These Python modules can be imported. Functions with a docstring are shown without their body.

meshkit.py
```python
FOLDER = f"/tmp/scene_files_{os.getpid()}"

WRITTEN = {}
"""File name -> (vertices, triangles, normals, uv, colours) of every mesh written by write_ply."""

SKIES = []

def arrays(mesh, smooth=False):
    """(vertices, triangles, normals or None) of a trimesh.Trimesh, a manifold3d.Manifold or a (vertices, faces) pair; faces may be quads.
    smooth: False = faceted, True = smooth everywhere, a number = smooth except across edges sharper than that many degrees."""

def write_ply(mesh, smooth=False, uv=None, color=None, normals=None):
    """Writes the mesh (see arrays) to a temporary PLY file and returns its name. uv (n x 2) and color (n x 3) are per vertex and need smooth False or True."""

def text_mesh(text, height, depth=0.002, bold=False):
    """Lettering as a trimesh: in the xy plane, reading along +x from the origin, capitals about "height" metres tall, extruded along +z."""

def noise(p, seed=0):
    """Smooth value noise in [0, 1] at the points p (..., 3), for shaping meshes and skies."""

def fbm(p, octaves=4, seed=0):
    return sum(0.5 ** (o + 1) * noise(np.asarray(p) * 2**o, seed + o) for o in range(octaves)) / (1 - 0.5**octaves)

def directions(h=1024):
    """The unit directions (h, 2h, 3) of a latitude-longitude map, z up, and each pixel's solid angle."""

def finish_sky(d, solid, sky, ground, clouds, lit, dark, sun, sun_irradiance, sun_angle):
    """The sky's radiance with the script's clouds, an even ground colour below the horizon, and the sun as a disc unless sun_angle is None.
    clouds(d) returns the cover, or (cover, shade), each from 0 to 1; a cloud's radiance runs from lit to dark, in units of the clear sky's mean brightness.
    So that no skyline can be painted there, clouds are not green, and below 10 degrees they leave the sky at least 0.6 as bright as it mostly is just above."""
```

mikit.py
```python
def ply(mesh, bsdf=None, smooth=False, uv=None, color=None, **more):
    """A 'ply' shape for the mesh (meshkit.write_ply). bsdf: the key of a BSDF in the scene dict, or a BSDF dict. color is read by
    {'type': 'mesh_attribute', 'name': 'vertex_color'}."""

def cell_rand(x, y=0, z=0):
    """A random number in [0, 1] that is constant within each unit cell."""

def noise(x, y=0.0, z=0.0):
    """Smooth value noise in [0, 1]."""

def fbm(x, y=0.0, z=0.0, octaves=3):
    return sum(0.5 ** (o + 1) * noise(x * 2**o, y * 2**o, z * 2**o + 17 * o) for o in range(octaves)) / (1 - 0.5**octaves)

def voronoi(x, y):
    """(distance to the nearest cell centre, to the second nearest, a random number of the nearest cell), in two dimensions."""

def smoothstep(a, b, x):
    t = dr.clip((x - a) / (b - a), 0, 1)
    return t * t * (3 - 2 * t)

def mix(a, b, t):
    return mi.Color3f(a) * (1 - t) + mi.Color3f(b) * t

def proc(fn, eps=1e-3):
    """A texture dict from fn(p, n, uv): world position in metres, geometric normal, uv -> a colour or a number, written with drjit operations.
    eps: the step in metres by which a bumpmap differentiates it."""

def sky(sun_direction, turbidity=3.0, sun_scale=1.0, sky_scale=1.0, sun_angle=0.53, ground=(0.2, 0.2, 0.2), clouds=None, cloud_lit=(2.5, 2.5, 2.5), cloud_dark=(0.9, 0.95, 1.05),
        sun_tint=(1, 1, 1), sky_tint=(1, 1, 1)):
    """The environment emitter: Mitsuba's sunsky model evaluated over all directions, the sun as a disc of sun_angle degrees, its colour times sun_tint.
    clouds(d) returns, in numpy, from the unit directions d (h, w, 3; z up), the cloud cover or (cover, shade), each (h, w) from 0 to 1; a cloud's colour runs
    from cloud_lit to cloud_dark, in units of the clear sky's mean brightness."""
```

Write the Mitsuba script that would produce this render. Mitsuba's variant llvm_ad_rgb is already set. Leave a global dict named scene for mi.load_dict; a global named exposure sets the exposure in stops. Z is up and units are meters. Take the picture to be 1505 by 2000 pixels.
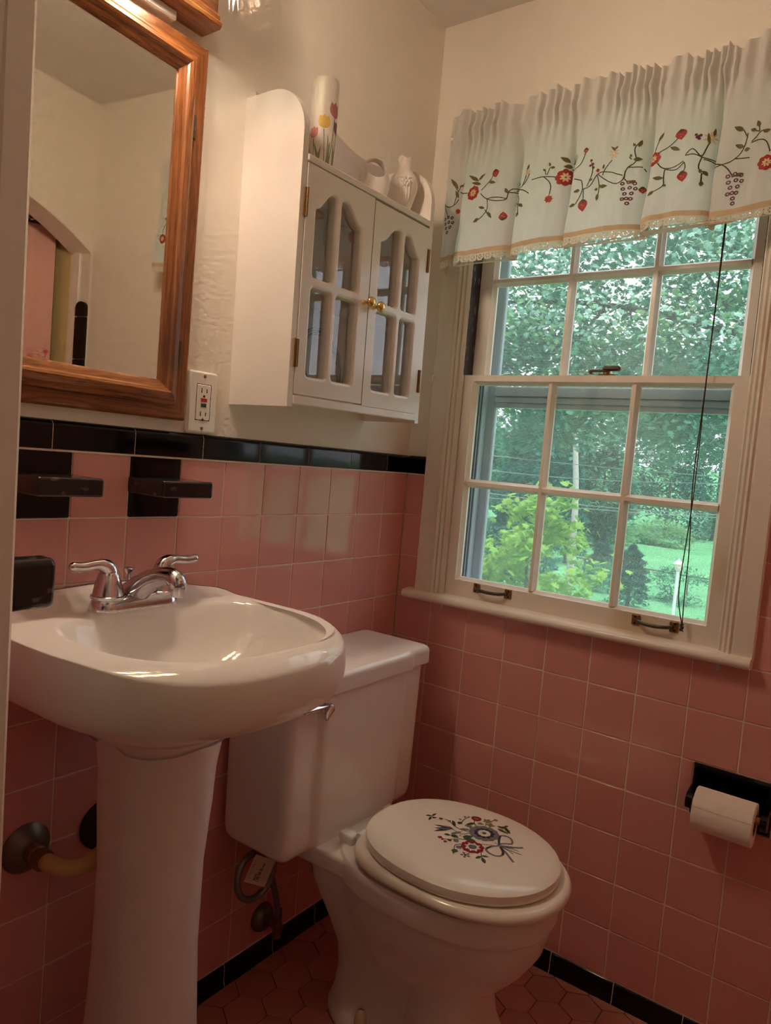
import math, random
import numpy as np
import trimesh
import manifold3d as m3
import shapely.geometry as sg
import shapely.affinity as sa
from shapely.ops import unary_union
import drjit as dr
import mitsuba as mi
import mikit, meshkit

random.seed(7)
rng = np.random.default_rng(11)
T = mi.ScalarTransform4f
scene, labels = {}, {}
PI = math.pi

# ------------------------------------------------------------------ camera, sky, exposure
EYE = np.array([1.1044, -1.6380, 1.1725])
RIGHT = np.array([0.80838, 0.58238, 0.08576])
DOWN = np.array([0.10995, -0.00625, -0.99392])
FWD = np.array([-0.57831, 0.81289, -0.06909])
FOCAL = 1432.8
scene['camera'] = {'type': 'perspective', 'fov': math.degrees(2 * math.atan(752.5 / FOCAL)), 'fov_axis': 'x', 'near_clip': 0.01, 'far_clip': 500.0,
                   'to_world': T().look_at(origin=EYE.tolist(), target=(EYE + FWD).tolist(), up=(-DOWN).tolist())}
exposure = 0.0
SUN = (0.35, -0.30, 0.88)
scene['sky'] = mikit.sky(SUN, turbidity=4.0, cloud_lit=(6.0, 6.2, 6.6), cloud_dark=(3, 3.1, 3.3), sun_scale=3.2, sky_scale=3.0, ground=(0.15, 0.2, 0.12), sky_tint=(0.80, 1.0, 1.16), sun_tint=(0.78, 1.0, 1.04),
                         clouds=lambda d: np.clip(0.35 + meshkit.fbm(d * np.array([3, 3, 6]), 4, 3) * 1.3, 0, 1))
LAMP = np.array([1.0, 0.78, 0.58]) * 182.0     # radiance of the vanity bulbs


# ------------------------------------------------------------------ helpers
def key_for(base):
    if base not in scene and base not in labels:
        return base
    i = 1
    while f'{base}_{i:03d}' in scene or f'{base}_{i:03d}' in labels:
        i += 1
    return f'{base}_{i:03d}'

def add(name, mesh, mat, parent=None, smooth=False, label=None, cat=None, group=None, kind=None, key=None, **kw):
    k = key or key_for((parent + '__' if parent else '') + name)
    scene[k] = mikit.ply(mesh, mat, smooth, **kw) if not isinstance(mesh, dict) else mesh
    tag(k, label, cat, group, kind)
    return k

def tag(k, label=None, cat=None, group=None, kind=None):
    d = {a: b for a, b in (('label', label), ('category', cat), ('group', group), ('kind', kind)) if b}
    if d:
        labels[k] = d

def thing(name, label=None, cat=None, group=None, kind=None):
    k = key_for(name)
    tag(k, label, cat, group, kind)
    return k

def placed(plydict, M):
    return {**plydict, 'to_world': M}

def tri(v, f):
    return trimesh.Trimesh(np.asarray(v, float), np.asarray(f, int), process=False)

def cat_(*ms):
    return trimesh.util.concatenate([m for m in ms if m is not None])

def box(x0, x1, y0, y1, z0, z1):
    m = trimesh.creation.box((x1 - x0, y1 - y0, z1 - z0))
    m.apply_translation(((x0 + x1) / 2, (y0 + y1) / 2, (z0 + z1) / 2))
    return m

def cbox(x0, x1, y0, y1, z0, z1, c=0.002):
    """a box with chamfered edges"""
    c = min(c, (x1 - x0) / 2.01, (y1 - y0) / 2.01, (z1 - z0) / 2.01)
    P = []
    for sx in (0, 1):
        for sy in (0, 1):
            for sz in (0, 1):
                p = np.array([x1 if sx else x0, y1 if sy else y0, z1 if sz else z0])
                s = np.array([1 if sx else -1, 1 if sy else -1, 1 if sz else -1])
                for a in range(3):
                    q = p - s * c
                    q[a] = p[a]
                    P.append(q)
    return trimesh.convex.convex_hull(np.array(P))

def rbox(x0, x1, y0, y1, z0, z1, r, n=24):
    """a box with rounded edges"""
    pts = []
    for x in (x0 + r, x1 - r):
        for y in (y0 + r, y1 - r):
            for z in (z0 + r, z1 - r):
                pts.append(m3.Manifold.sphere(r, n).translate((x, y, z)))
    return man(m3.Manifold.batch_hull(pts))

def man(m):
    q = m.to_mesh()
    return trimesh.Trimesh(q.vert_properties[:, :3], q.tri_verts, process=False)

def to_man(t):
    t = t.copy(); t.merge_vertices()
    if t.volume < 0:
        t.invert()
    return m3.Manifold(m3.Mesh(np.asarray(t.vertices, np.float32), np.asarray(t.faces, np.uint32)))

def loft(rings, cap0=True, cap1=True, closed=True):
    """a skin through rings (k, n, 3)"""
    R = np.asarray(rings, float)
    k, n = R.shape[:2]
    V = R.reshape(-1, 3)
    F = []
    cols = n if closed else n - 1
    j = np.arange(cols); j2 = (j + 1) % n
    for i in range(k - 1):
        a, b, c, d = i * n + j, i * n + j2, (i + 1) * n + j2, (i + 1) * n + j
        F += [np.stack([a, b, c], 1), np.stack([a, c, d], 1)]
    V = list(V)
    if cap0:
        V.append(R[0].mean(0)); F.append(np.stack([np.full(cols, len(V) - 1), j2, j], 1))
    if cap1:
        V.append(R[-1].mean(0)); F.append(np.stack([np.full(cols, len(V) - 1), (k - 1) * n + j, (k - 1) * n + j2], 1))
    return tri(np.array(V), np.vstack(F))

def lathe(profile, n=40, center=(0, 0, 0), axis='z', cap0=True, cap1=True):
    a = np.arange(n) * 2 * PI / n
    rings = [np.stack([r * np.cos(a), r * np.sin(a), np.full(n, z)], 1) for r, z in profile]
    m = loft(rings, cap0, cap1)
    v = np.array(m.vertices)
    if axis == 'x':
        v = v[:, [2, 0, 1]]
    if axis == 'y':
        v = v[:, [1, 2, 0]]
    return tri(v + np.array(center), m.faces)

def tube(path, r, n=10, cap=True, closed=False, up=None, flat=1.0):
    p = np.asarray(path, float)
    rr = np.broadcast_to(np.asarray(r, float), (len(p),))
    if closed:
        t = np.roll(p, -1, 0) - np.roll(p, 1, 0)
    else:
        t = np.gradient(p, axis=0)
    t /= np.linalg.norm(t, axis=1, keepdims=True) + 1e-12
    u = np.array(up if up is not None else ([0, 0, 1.0] if abs(t[0][2]) < .9 else [1.0, 0, 0]))
    A = []
    a = np.cross(t[0], u); a /= np.linalg.norm(a)
    for i in range(len(p)):
        a = a - t[i] * (a @ t[i]); a /= np.linalg.norm(a)
        A.append(a.copy())
    A = np.array(A); B = np.cross(t, A)
    ang = np.arange(n) * 2 * PI / n
    rings = p[:, None] + rr[:, None, None] * (np.cos(ang)[None, :, None] * A[:, None] + flat * np.sin(ang)[None, :, None] * B[:, None])
    if closed:
        rings = np.concatenate([rings, rings[:1]])
        return loft(rings, False, False)
    return loft(rings, cap, cap)

def spline(pts, n=40, closed=False):
    from scipy.interpolate import CubicSpline
    p = np.asarray(pts, float)
    if closed:
        p = np.vstack([p, p[:1]])
    d = np.r_[0, np.cumsum(np.linalg.norm(np.diff(p, axis=0), axis=1) + 1e-9)]
    cs = CubicSpline(d, p, bc_type='periodic' if closed else 'natural')
    return cs(np.linspace(0, d[-1], n, endpoint=not closed))

def extr(poly, h):
    gs = getattr(poly, 'geoms', [poly])
    return cat_(*[trimesh.creation.extrude_polygon(g, h, engine='earcut') for g in gs if g.area > 1e-10])

def axes(m, O, X, Y, Z):
    """local (a, b, c) -> O + aX + bY + cZ"""
    M = np.stack([X, Y, Z], 1).astype(float)
    v = np.asarray(m.vertices) @ M.T + np.array(O, float)
    f = np.asarray(m.faces)
    if np.linalg.det(M) < 0:
        f = f[:, ::-1]
    return tri(v, f)

def yz(poly, x0, x1):            # polygon given as (y, z), extruded along x
    return axes(extr(poly, x1 - x0), (x0, 0, 0), (0, 1, 0), (0, 0, 1), (1, 0, 0))

def xz(poly, y0, y1):            # polygon given as (x, z), extruded along y
    return axes(extr(poly, y1 - y0), (0, y0, 0), (1, 0, 0), (0, 0, 1), (0, 1, 0))

def xy(poly, z0, z1):
    return axes(extr(poly, z1 - z0), (0, 0, z0), (1, 0, 0), (0, 1, 0), (0, 0, 1))

def rot(m, deg, axis, point):
    m = m.copy()
    m.apply_transform(trimesh.transformations.rotation_matrix(math.radians(deg), axis, point))
    return m

def superring(xb, xf, hw, z, nf=2.5, nb=5.0, xc=None, cy=0.0, n=96):
    xc = (xb + xf) / 2 if xc is None else min(max(xc, xb + .2 * (xf - xb)), xf - .2 * (xf - xb))
    a = np.arange(n) * 2 * PI / n
    c, s = np.cos(a), np.sin(a)
    e = np.where(c >= 0, 2 / nf, 2 / nb)
    ax = np.where(c >= 0, xf - xc, xc - xb)
    return np.stack([xc + ax * np.sign(c) * np.abs(c) ** e, cy + hw * np.sign(s) * np.abs(s) ** e, np.full(n, float(z))], 1)

# ------------------------------------------------------------------ materials
def two(b):
    return {'type': 'twosided', 'bsdf': b}

def rgb(c):
    return {'type': 'rgb', 'value': [float(x) for x in c]}

def srgb(r, g, b):
    c = np.array([r, g, b]) / 255.0
    return np.where(c <= .04045, c / 12.92, ((c + .055) / 1.055) ** 2.4)

def P(color, rough=0.5, spec=0.5, metal=0.0, coat=0.0, sheen=0.0):
    return {'type': 'principled', 'base_color': color if isinstance(color, dict) else rgb(color), 'roughness': float(rough), 'specular': float(spec),
            'metallic': float(metal), 'clearcoat': float(coat), 'clearcoat_gloss': 0.95, 'sheen': float(sheen)}

def mat(name, b):
    scene[name] = b
    return name

def plaster_h(p, n, uv):
    return mikit.fbm(p.x * 160, p.y * 160, p.z * 160, 2)
mat('m_plaster', two({'type': 'bumpmap', 'arbitrary': mikit.proc(plaster_h, 1e-3), 'scale': 0.0011, 'bsdf': P((0.74, 0.685, 0.60), 0.6, 0.3)}))
mat('m_ceiling', two(P((0.60, 0.565, 0.51), 0.8, 0.2)))
mat('m_tub_wall', two(P((0.62, 0.50, 0.26), 0.5, 0.4)))
PINKS = [mat(f'm_pink_{i}', two(P(c, 0.10, 0.5))) for i, c in enumerate([(0.62, 0.285, 0.255), (0.60, 0.272, 0.245), (0.64, 0.30, 0.266), (0.61, 0.275, 0.240)])]
mat('m_black', two(P((0.002, 0.002, 0.003), 0.07, 0.28)))
mat('m_black_worn', two(P(mikit.proc(lambda p, n, uv: mikit.mix((0.005, 0.005, 0.006), (0.12, 0.10, 0.08), mikit.smoothstep(0.68, 0.80, mikit.fbm(p.x * 55, p.y * 55, p.z * 95, 3)) * 0.5)), 0.14, 0.5)))
mat('m_grout', two(P((0.70, 0.58, 0.47), 0.9, 0.2)))
mat('m_grout_floor', two(P((0.10, 0.045, 0.035), 0.9, 0.2)))
HEXES = [mat(f'm_hex_{i}', two(P(c, 0.35, 0.4))) for i, c in enumerate([(0.45, 0.19, 0.155), (0.42, 0.175, 0.145), (0.48, 0.20, 0.17)])]
mat('m_porcelain', two(P((0.78, 0.74, 0.69), 0.07, 0.5)))
mat('m_bisque', two(P((0.76, 0.71, 0.64), 0.55, 0.4)))
mat('m_seat', two(P((0.78, 0.73, 0.64), 0.16, 0.5)))
mat('m_white_plastic', two(P((0.75, 0.73, 0.68), 0.3, 0.5)))
mat('m_cream_cap', two(P((0.62, 0.52, 0.36), 0.4, 0.5)))

def aged_paint(p, n, uv):
    d = mikit.fbm(p.x * 9, p.y * 9, p.z * 3, 3)
    st = mikit.smoothstep(0.55, 0.8, d)
    return mikit.mix((0.72, 0.665, 0.58), (0.50, 0.38, 0.22), st * 0.55)
mat('m_window_paint', two(P(mikit.proc(aged_paint), 0.32, 0.5)))
mat('m_white_paint', two(P((0.76, 0.71, 0.645), 0.28, 0.5)))
mat('m_cab_paint', two(P((0.76, 0.70, 0.645), 0.22, 0.5)))
mat('m_cab_back', two(P((0.52, 0.47, 0.45), 0.5, 0.4)))
mat('m_storm', two(P((0.42, 0.50, 0.56), 0.45, 0.4)))
mat('m_channel', two(P(mikit.proc(lambda p, n, uv: mikit.mix((0.012, 0.008, 0.007), (0.30, 0.22, 0.16), mikit.smoothstep(0.70, 0.8, mikit.fbm(p.x * 300, p.y * 300, p.z * 40, 2)))), 0.5, 0.4)))
mat('m_chrome', {'type': 'roughconductor', 'material': 'Cr', 'alpha': 0.035})
mat('m_mirror', {'type': 'conductor', 'material': 'Ag', 'specular_reflectance': rgb((0.93, 0.93, 0.90))})
mat('m_brass', two(P((0.72, 0.47, 0.17), 0.22, 0.5, 1.0)))
mat('m_old_brass', two(P((0.22, 0.13, 0.05), 0.45, 0.5, 0.8)))
mat('m_bronze', two(P((0.075, 0.055, 0.035), 0.4, 0.5, 0.6)))
mat('m_nickel', two(P((0.16, 0.135, 0.11), 0.40, 0.5, 0.8)))
mat('m_braid', two(P((0.20, 0.19, 0.185), 0.45, 0.5, 0.7)))
mat('m_pipe', two(P((0.52, 0.36, 0.17), 0.45, 0.4)))
mat('m_rubber', two(P((0.012, 0.011, 0.011), 0.6, 0.4)))
mat('m_hole', two(P((0.01, 0.008, 0.006), 0.8, 0.2)))
mat('m_glass', {'type': 'thindielectric', 'int_ior': 1.5})
mat('m_paper', two(P((0.80, 0.74, 0.66), 0.95, 0.1)))
mat('m_card', two(P((0.42, 0.27, 0.15), 0.9, 0.1)))
mat('m_spindle', two(P((0.60, 0.34, 0.11), 0.4, 0.4)))
mat('m_tagpaper', two(P((0.55, 0.45, 0.33), 0.7, 0.2)))
mat('m_ink', two(P((0.02, 0.02, 0.02), 0.8, 0.1)))
mat('m_red_button', two(P((0.42, 0.012, 0.02), 0.35, 0.5)))
mat('m_dark_button', two(P((0.015, 0.015, 0.015), 0.4, 0.5)))
mat('m_cord', two(P((0.05, 0.05, 0.035), 0.8, 0.2)))

def oak(axis):
    def fn(p, n, uv):
        l, a, b = (p.z, p.y, p.x) if axis == 'z' else (p.y, p.z, p.x)
        w = mikit.fbm(l * 5, a * 40, b * 40, 3)
        ring = 0.5 + 0.5 * dr.sin((a * 95 + b * 60 + w * 5.0 + l * 1.5) * 6.2832)
        pore = mikit.smoothstep(0.55, 0.78, mikit.fbm(l * 26, a * 620, b * 620, 2))
        c = mikit.mix((0.235, 0.078, 0.020), (0.12, 0.033, 0.010), dr.power(ring, 2.0) * 0.6)
        c = mikit.mix(c, (0.06, 0.016, 0.006), mikit.smoothstep(0.56, 0.82, mikit.fbm(l * 9, a * 26, b * 26, 3)) * 0.75)
        return mikit.mix(c, (0.045, 0.012, 0.005), pore * 0.65)
    return fn
mat('m_oak_v', two(P(mikit.proc(oak('z')), 0.27, 0.5, 0, 0.3)))
mat('m_oak_h', two(P(mikit.proc(oak('y')), 0.27, 0.5, 0, 0.3)))

# ------------------------------------------------------------------ room
W, H, D, HALL = 1.252, 2.30, 1.258, 2.75
PL = 0.006                                       # plaster lies behind the tile faces
wl = add('wall_left', box(-0.14, -PL, -HALL, 0.3, -0.1, H + 0.1), 'm_plaster', kind='structure')
def hole_wall(x0, x1, z0, z1, hx0, hx1, hz0, hz1, y0, y1, also):
    o = sg.box(x0, z0, x1, z1).difference(sg.box(hx0, hz0, hx1, hz1)).difference(also)
    return xz(o, y0, y1)
WX0, WX1, WZ0, WZ1 = 0.140, 0.820, 0.80, 1.94   # rough opening of the window
TPX0, TPX1, TPZ0, TPZ1 = 0.793, 0.949, 1.145 - 6 * .1095, 1.145 - 5 * .1095   # recess of the paper holder
tp_hole = sg.box(TPX0 + .010, TPZ0 + .010, TPX1 - .010, TPZ1 - .010)
wb = add('wall_back', hole_wall(-0.14, 2.2, -0.1, H + 0.1, WX0, WX1, WZ0, WZ1, PL, 0.15, tp_hole), 'm_plaster', kind='structure')
fl = add('floor', box(-0.14, 2.2, -HALL, 0.15, -0.1, -0.003), 'm_grout_floor', kind='structure')
add('ceiling', box(-0.14, 2.2, -HALL, 0.15, H, H + 0.1), 'm_ceiling', kind='structure')

# right wall with the arched tub opening
arch = [(0.0, 0.40), (0.0, 1.80)]
for t in np.linspace(0, 1, 33)[1:-1]:
    y = -1.15 * t
    arch.append((y, 1.80 + 0.150 * (1 - abs(2 * t - 1) ** 2.4)))
arch += [(-1.15, 1.80), (-1.15, 0.40)]
wr_poly = sg.box(-HALL, -0.1, PL, H + 0.05).difference(sg.Polygon([(y + 0.001 if y > -.5 else y, z) for y, z in arch]).buffer(0))
wr = add('wall_right', yz(wr_poly, W, W + 0.10), 'm_plaster', kind='structure')
add('wall_tub', box(W + 0.10, 2.2, -0.002, PL - 0.0005, 0.0, H), 'm_tub_wall', kind='structure')
add('wall_tub_far', box(2.10, 2.2, -HALL, 0.0, 0.0, H), 'm_tub_wall', kind='structure')
add('trim_1', cbox(1.300, 1.333, -0.006, PL - 0.001, 0.5, 1.83, .002), 'm_white_paint', kind='structure')
# black bullnose column beside the tub
bull = thing('wall_back__tub_edge')
def bull_tile(x0, x1, z0, z1, top=False):
    w = x1 - x0
    pts = [(x0, z0), (x1, z0)]
    if top:
        r = w * .45
        pts += [(x1 - r + r * math.cos(a), z1 - r + r * math.sin(a)) for a in np.linspace(0, PI / 2, 8)]
        pts += [(x0 + r - r * math.sin(a), z1 - r + r * math.cos(a)) for a in np.linspace(0, PI / 2, 8)]
    else:
        pts += [(x1, z1), (x0, z1)]
    return xz(sg.Polygon(pts), -0.010, 0.004)
z = 1.635
for i in range(8):
    add('black_tile', bull_tile(W + 0.001, 1.305, z - (0.052 if i == 0 else 0.145) + 0.002, z, i == 0), 'm_black', bull)
    z -= 0.054 if i == 0 else 0.147

# door wall, its jamb and casing, and the hall behind the camera
XJ = 0.350
DW = sg.box(-0.14, -0.1, W + 0.05, H + 0.05).difference(sg.box(XJ, -0.1, 1.20, 2.05))
wd_key = 'wall_door'
wd = add('wall_door', xz(DW, -D - 0.12, -D), 'm_plaster', kind='structure')
add('door_1', rot(cat_(cbox(XJ - 0.02, XJ, -D - 0.135, -D - 0.025, 0, 2.05, .002), cbox(XJ, XJ + .009, -D - 0.085, -D - 0.045, 0, 2.05, .002),
                   cbox(XJ - 0.060, XJ - 0.004, -D, -D + 0.018, 0, 2.10, .005), cbox(XJ - 0.020, XJ + 0.002, -D - 0.02, -D + 0.014, 0, 2.06, .004),
                   cbox(XJ - 0.06, XJ + 0.0, -D - 0.14, -D - 0.12, 0, 2.10, .004)), -1.1, [0, 1, 0], (XJ, -D, 1.57)), 'm_white_paint', kind='structure', smooth=40)
add('door_1__casing', cat_(cbox(1.20, 1.22, -D - .135, -D - .005, 0, 2.05, .002), cbox(XJ, 1.2, -D - .135, -D - .005, 2.03, 2.05, .002)), 'm_white_paint')
add('wall_hall', box(-0.14, 2.2, -HALL - 0.1, -HALL, -0.1, H + 0.1), 'm_plaster', kind='structure')

add('wainscot', cat_(box(0.012, XJ - .066, -D, -D + .006, 0, 1.19), box(1.222, W - .001, -D, -D + .006, 0, 1.19)), 'm_pink_0', wd)
add('tub_apron', cat_(box(W - .006, W + .001, -1.15, -.010, 0, .395), box(W - .006, W + .001, -D + .007, -1.15, 0, 1.19)), 'm_pink_0', wr)
add('hall_floor', box(-.139, 2.19, -HALL, -D - .13, -.002, .002), 'm_oak_h', fl)

# ------------------------------------------------------------------ wall tiles
ZT = 1.145
Pz, Py, Px = 0.1095, 0.1085, 0.1095
add('grout', box(-PL - 0.001, -0.0016, -D, 0.0, 0, 1.191), 'm_grout', wl)
g = unary_union([sg.box(0, 0, W, 0.8165), sg.box(0, 0.8, 0.075, 1.191), sg.box(0.875, 0.8, W, 1.191)])
add('grout', xz(g.difference(tp_hole), 0.0016, PL + 0.001), 'm_grout', wb)

def tile_mesh(w, h, d=0.0075, c=0.0016):
    """local: width along x, height along z, front face at y=0 looking to -y"""
    return cbox(-w / 2, w / 2, 0, d, -h / 2, h / 2, c)
_tile_cache = {}
def tile(parent, wall, u0, u1, z0, z1, m=None, name='tile', jn=0.0011):
    """a tile on the left wall (u = -y) or on the window wall (u = x)"""
    w, h = u1 - u0 - 2 * jn, z1 - z0 - 2 * jn
    if w < .006 or h < .006:
        return
    m = m or PINKS[rng.integers(len(PINKS))]
    k = (round(w, 4), round(h, 4), m)
    if k not in _tile_cache:
        _tile_cache[k] = mikit.ply(tile_mesh(w, h), m, 50)
    t = T().translate([-(0), 0, 0])
    a, b = rng.normal(0, 0.22, 2)
    dp = rng.uniform(-0.0004, 0.0004)
    if wall == 'left':
        t = T().translate([dp, -(u0 + u1) / 2, (z0 + z1) / 2]).rotate([0, 0, 1], 90)
    else:
        t = T().translate([(u0 + u1) / 2, dp, (z0 + z1) / 2])
    t = t.rotate([1, 0, 0], float(a)).rotate([0, 0, 1], float(b))
    scene[key_for(parent + '__' + name)] = placed(_tile_cache[k], t)

yc = [0.0] + [-0.0086 + c * Py for c in range(1, 13)]
for c in range(12):
    u0, u1 = yc[c], min(yc[c + 1], D)
    for r in range(10):
        if r == 0 and c in (7, 9):
            continue                                    # the two black fixtures sit here
        tile(wl, 'left', u0, u1, ZT - (r + 1) * Pz, ZT - r * Pz)
CASX0, CASX1 = 0.0655, 0.8815
for c in range(12):
    u0, u1 = c * Px, min((c + 1) * Px, W)
    for r in range(10):
        z1, z0 = ZT - r * Pz, ZT - (r + 1) * Pz
        spans = [(u0, u1)]
        if r < 3:
            spans = [(u0, min(u1, 0.074)), (max(u0, 0.873), u1)]
        if r == 5:
            spans = [(u0, min(u1, TPX0)), (max(u0, TPX1), u1)]
        for a, b in spans:
            if b - a > .008:
                tile(wb, 'back', a, b, z0, z1)

def cap_profile(z0, z1, proud=0.003, r=0.010):
    return [(PL, z0), (-proud, z0), (-proud, z1 - r)] + [(-proud + r - r * math.cos(a), z1 - r + r * math.sin(a)) for a in np.linspace(.25, PI / 2, 6)] + [(PL, z1)]
def strip(parent, wall, u0, u1, prof, name, m='m_black'):
    pl = sg.Polygon(prof)                                # (outward is negative, z)
    mesh = extr(pl, u1 - u0)
    if wall == 'left':
        mesh = axes(mesh, (0, -u0, 0), (-1, 0, 0), (0, 0, 1), (0, -1, 0))
    else:
        mesh = axes(mesh, (u0, 0, 0), (0, 1, 0), (0, 0, 1), (1, 0, 0))
    add(name, mesh, m, parent, smooth=35)
cp = cap_profile(ZT + 0.0015, 1.193)
edges = [0.0, 0.100] + [0.100 + 0.1508 * k for k in range(1, 9)]
for a, b in zip(edges, edges[1:]):
    if a < D:
        strip(wl, 'left', a + .001, min(b, D) - .001, cp, 'cap_tile')
strip(wb, 'back', 0.001, CASX0 + .006, cp, 'cap_tile')
for a, b in ((CASX1 - .006, 0.948), (0.948, 1.099), (1.099, W)):
    strip(wb, 'back', a + .001, b - .001, cp, 'cap_tile')
cg = cap_profile(ZT - .002, 1.1918, .0020, .0092)
strip(wl, 'left', 0, D, cg, 'grout', 'm_grout')
strip(wb, 'back', 0.001, CASX0 + .006, cg, 'grout', 'm_grout')
strip(wb, 'back', CASX1 - .006, W, cg, 'grout', 'm_grout')
bp = [(PL, 0.0), (-0.008, 0.0), (-0.004, 0.008), (-0.003, 0.040)] + [(-.003 + .006 * (1 - math.cos(a)), .040 + .0075 * math.sin(a)) for a in np.linspace(.3, PI / 2, 4)] + [(PL, 0.048)]
edges = [0.0, 0.0965] + [0.0965 + 0.1497 * k for k in range(1, 9)]
for a, b in zip(edges, edges[1:]):
    if a < D:
        strip(wl, 'left', a + .001, min(b, D) - .001, bp, 'base_tile')
edges = [0.004, 0.0815] + [0.0815 + 0.1497 * k for k in range(1, 9)]
for a, b in zip(edges, edges[1:]):
    if a < W:
        strip(wb, 'back', a + .001, min(b, W) - .001, bp, 'base_tile')

bg = [(PL, 0.0), (-0.007, 0.0), (-0.0032, 0.008), (-.0022, .040), (.001, .0465), (PL, .0470)]
strip(wl, 'left', 0, D, bg, 'grout', 'm_grout')
strip(wb, 'back', 0.004, W, bg, 'grout', 'm_grout')

# hexagon floor tiles
FL = 0.083; SD = FL / math.sqrt(3)
a6 = np.arange(6) * PI / 3 + PI / 6
def hex_mesh(r=SD - 0.0011, h=0.004):
    rings = [np.stack([(r + o) * np.cos(a6), (r + o) * np.sin(a6), np.full(6, zz)], 1) for o, zz in ((0, -h), (0, -.0010), (-.0013, 0))]
    return loft(rings, False, True)
hexes = [mikit.ply(hex_mesh(), m, False) for m in HEXES]
room = sg.box(0, -D, W, 0.0)
for i in range(-1, 16):
    for j in range(-1, 18):
        y = -(0.134 + 1.5 * SD * (j - 3)) + 0.0
        x = 0.5475 + FL * (i - 6) + (FL / 2 if (j % 2) else 0)
        cell = sg.Polygon([(x + SD * math.cos(q), y + SD * math.sin(q)) for q in a6])
        if cell.intersection(room).area < 0.0004:
            continue
        if x < SD * .5 or y > -SD * .5 or x > W - SD * .3 or y < -D + SD * .3:
            cut = sg.Polygon([(x + (SD - .0011) * math.cos(q), y + (SD - .0011) * math.sin(q)) for q in a6]).intersection(sg.box(0.004, -D, W, -0.004))
            if cut.area > 1e-4:
                add('hex_tile', xy(cut, -.004, 0), HEXES[rng.integers(3)], fl)
        else:
            scene[key_for(fl + '__hex_tile')] = placed(hexes[rng.integers(3)], T().translate([x, y, float(rng.uniform(-.0004, .0004))]))

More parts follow.
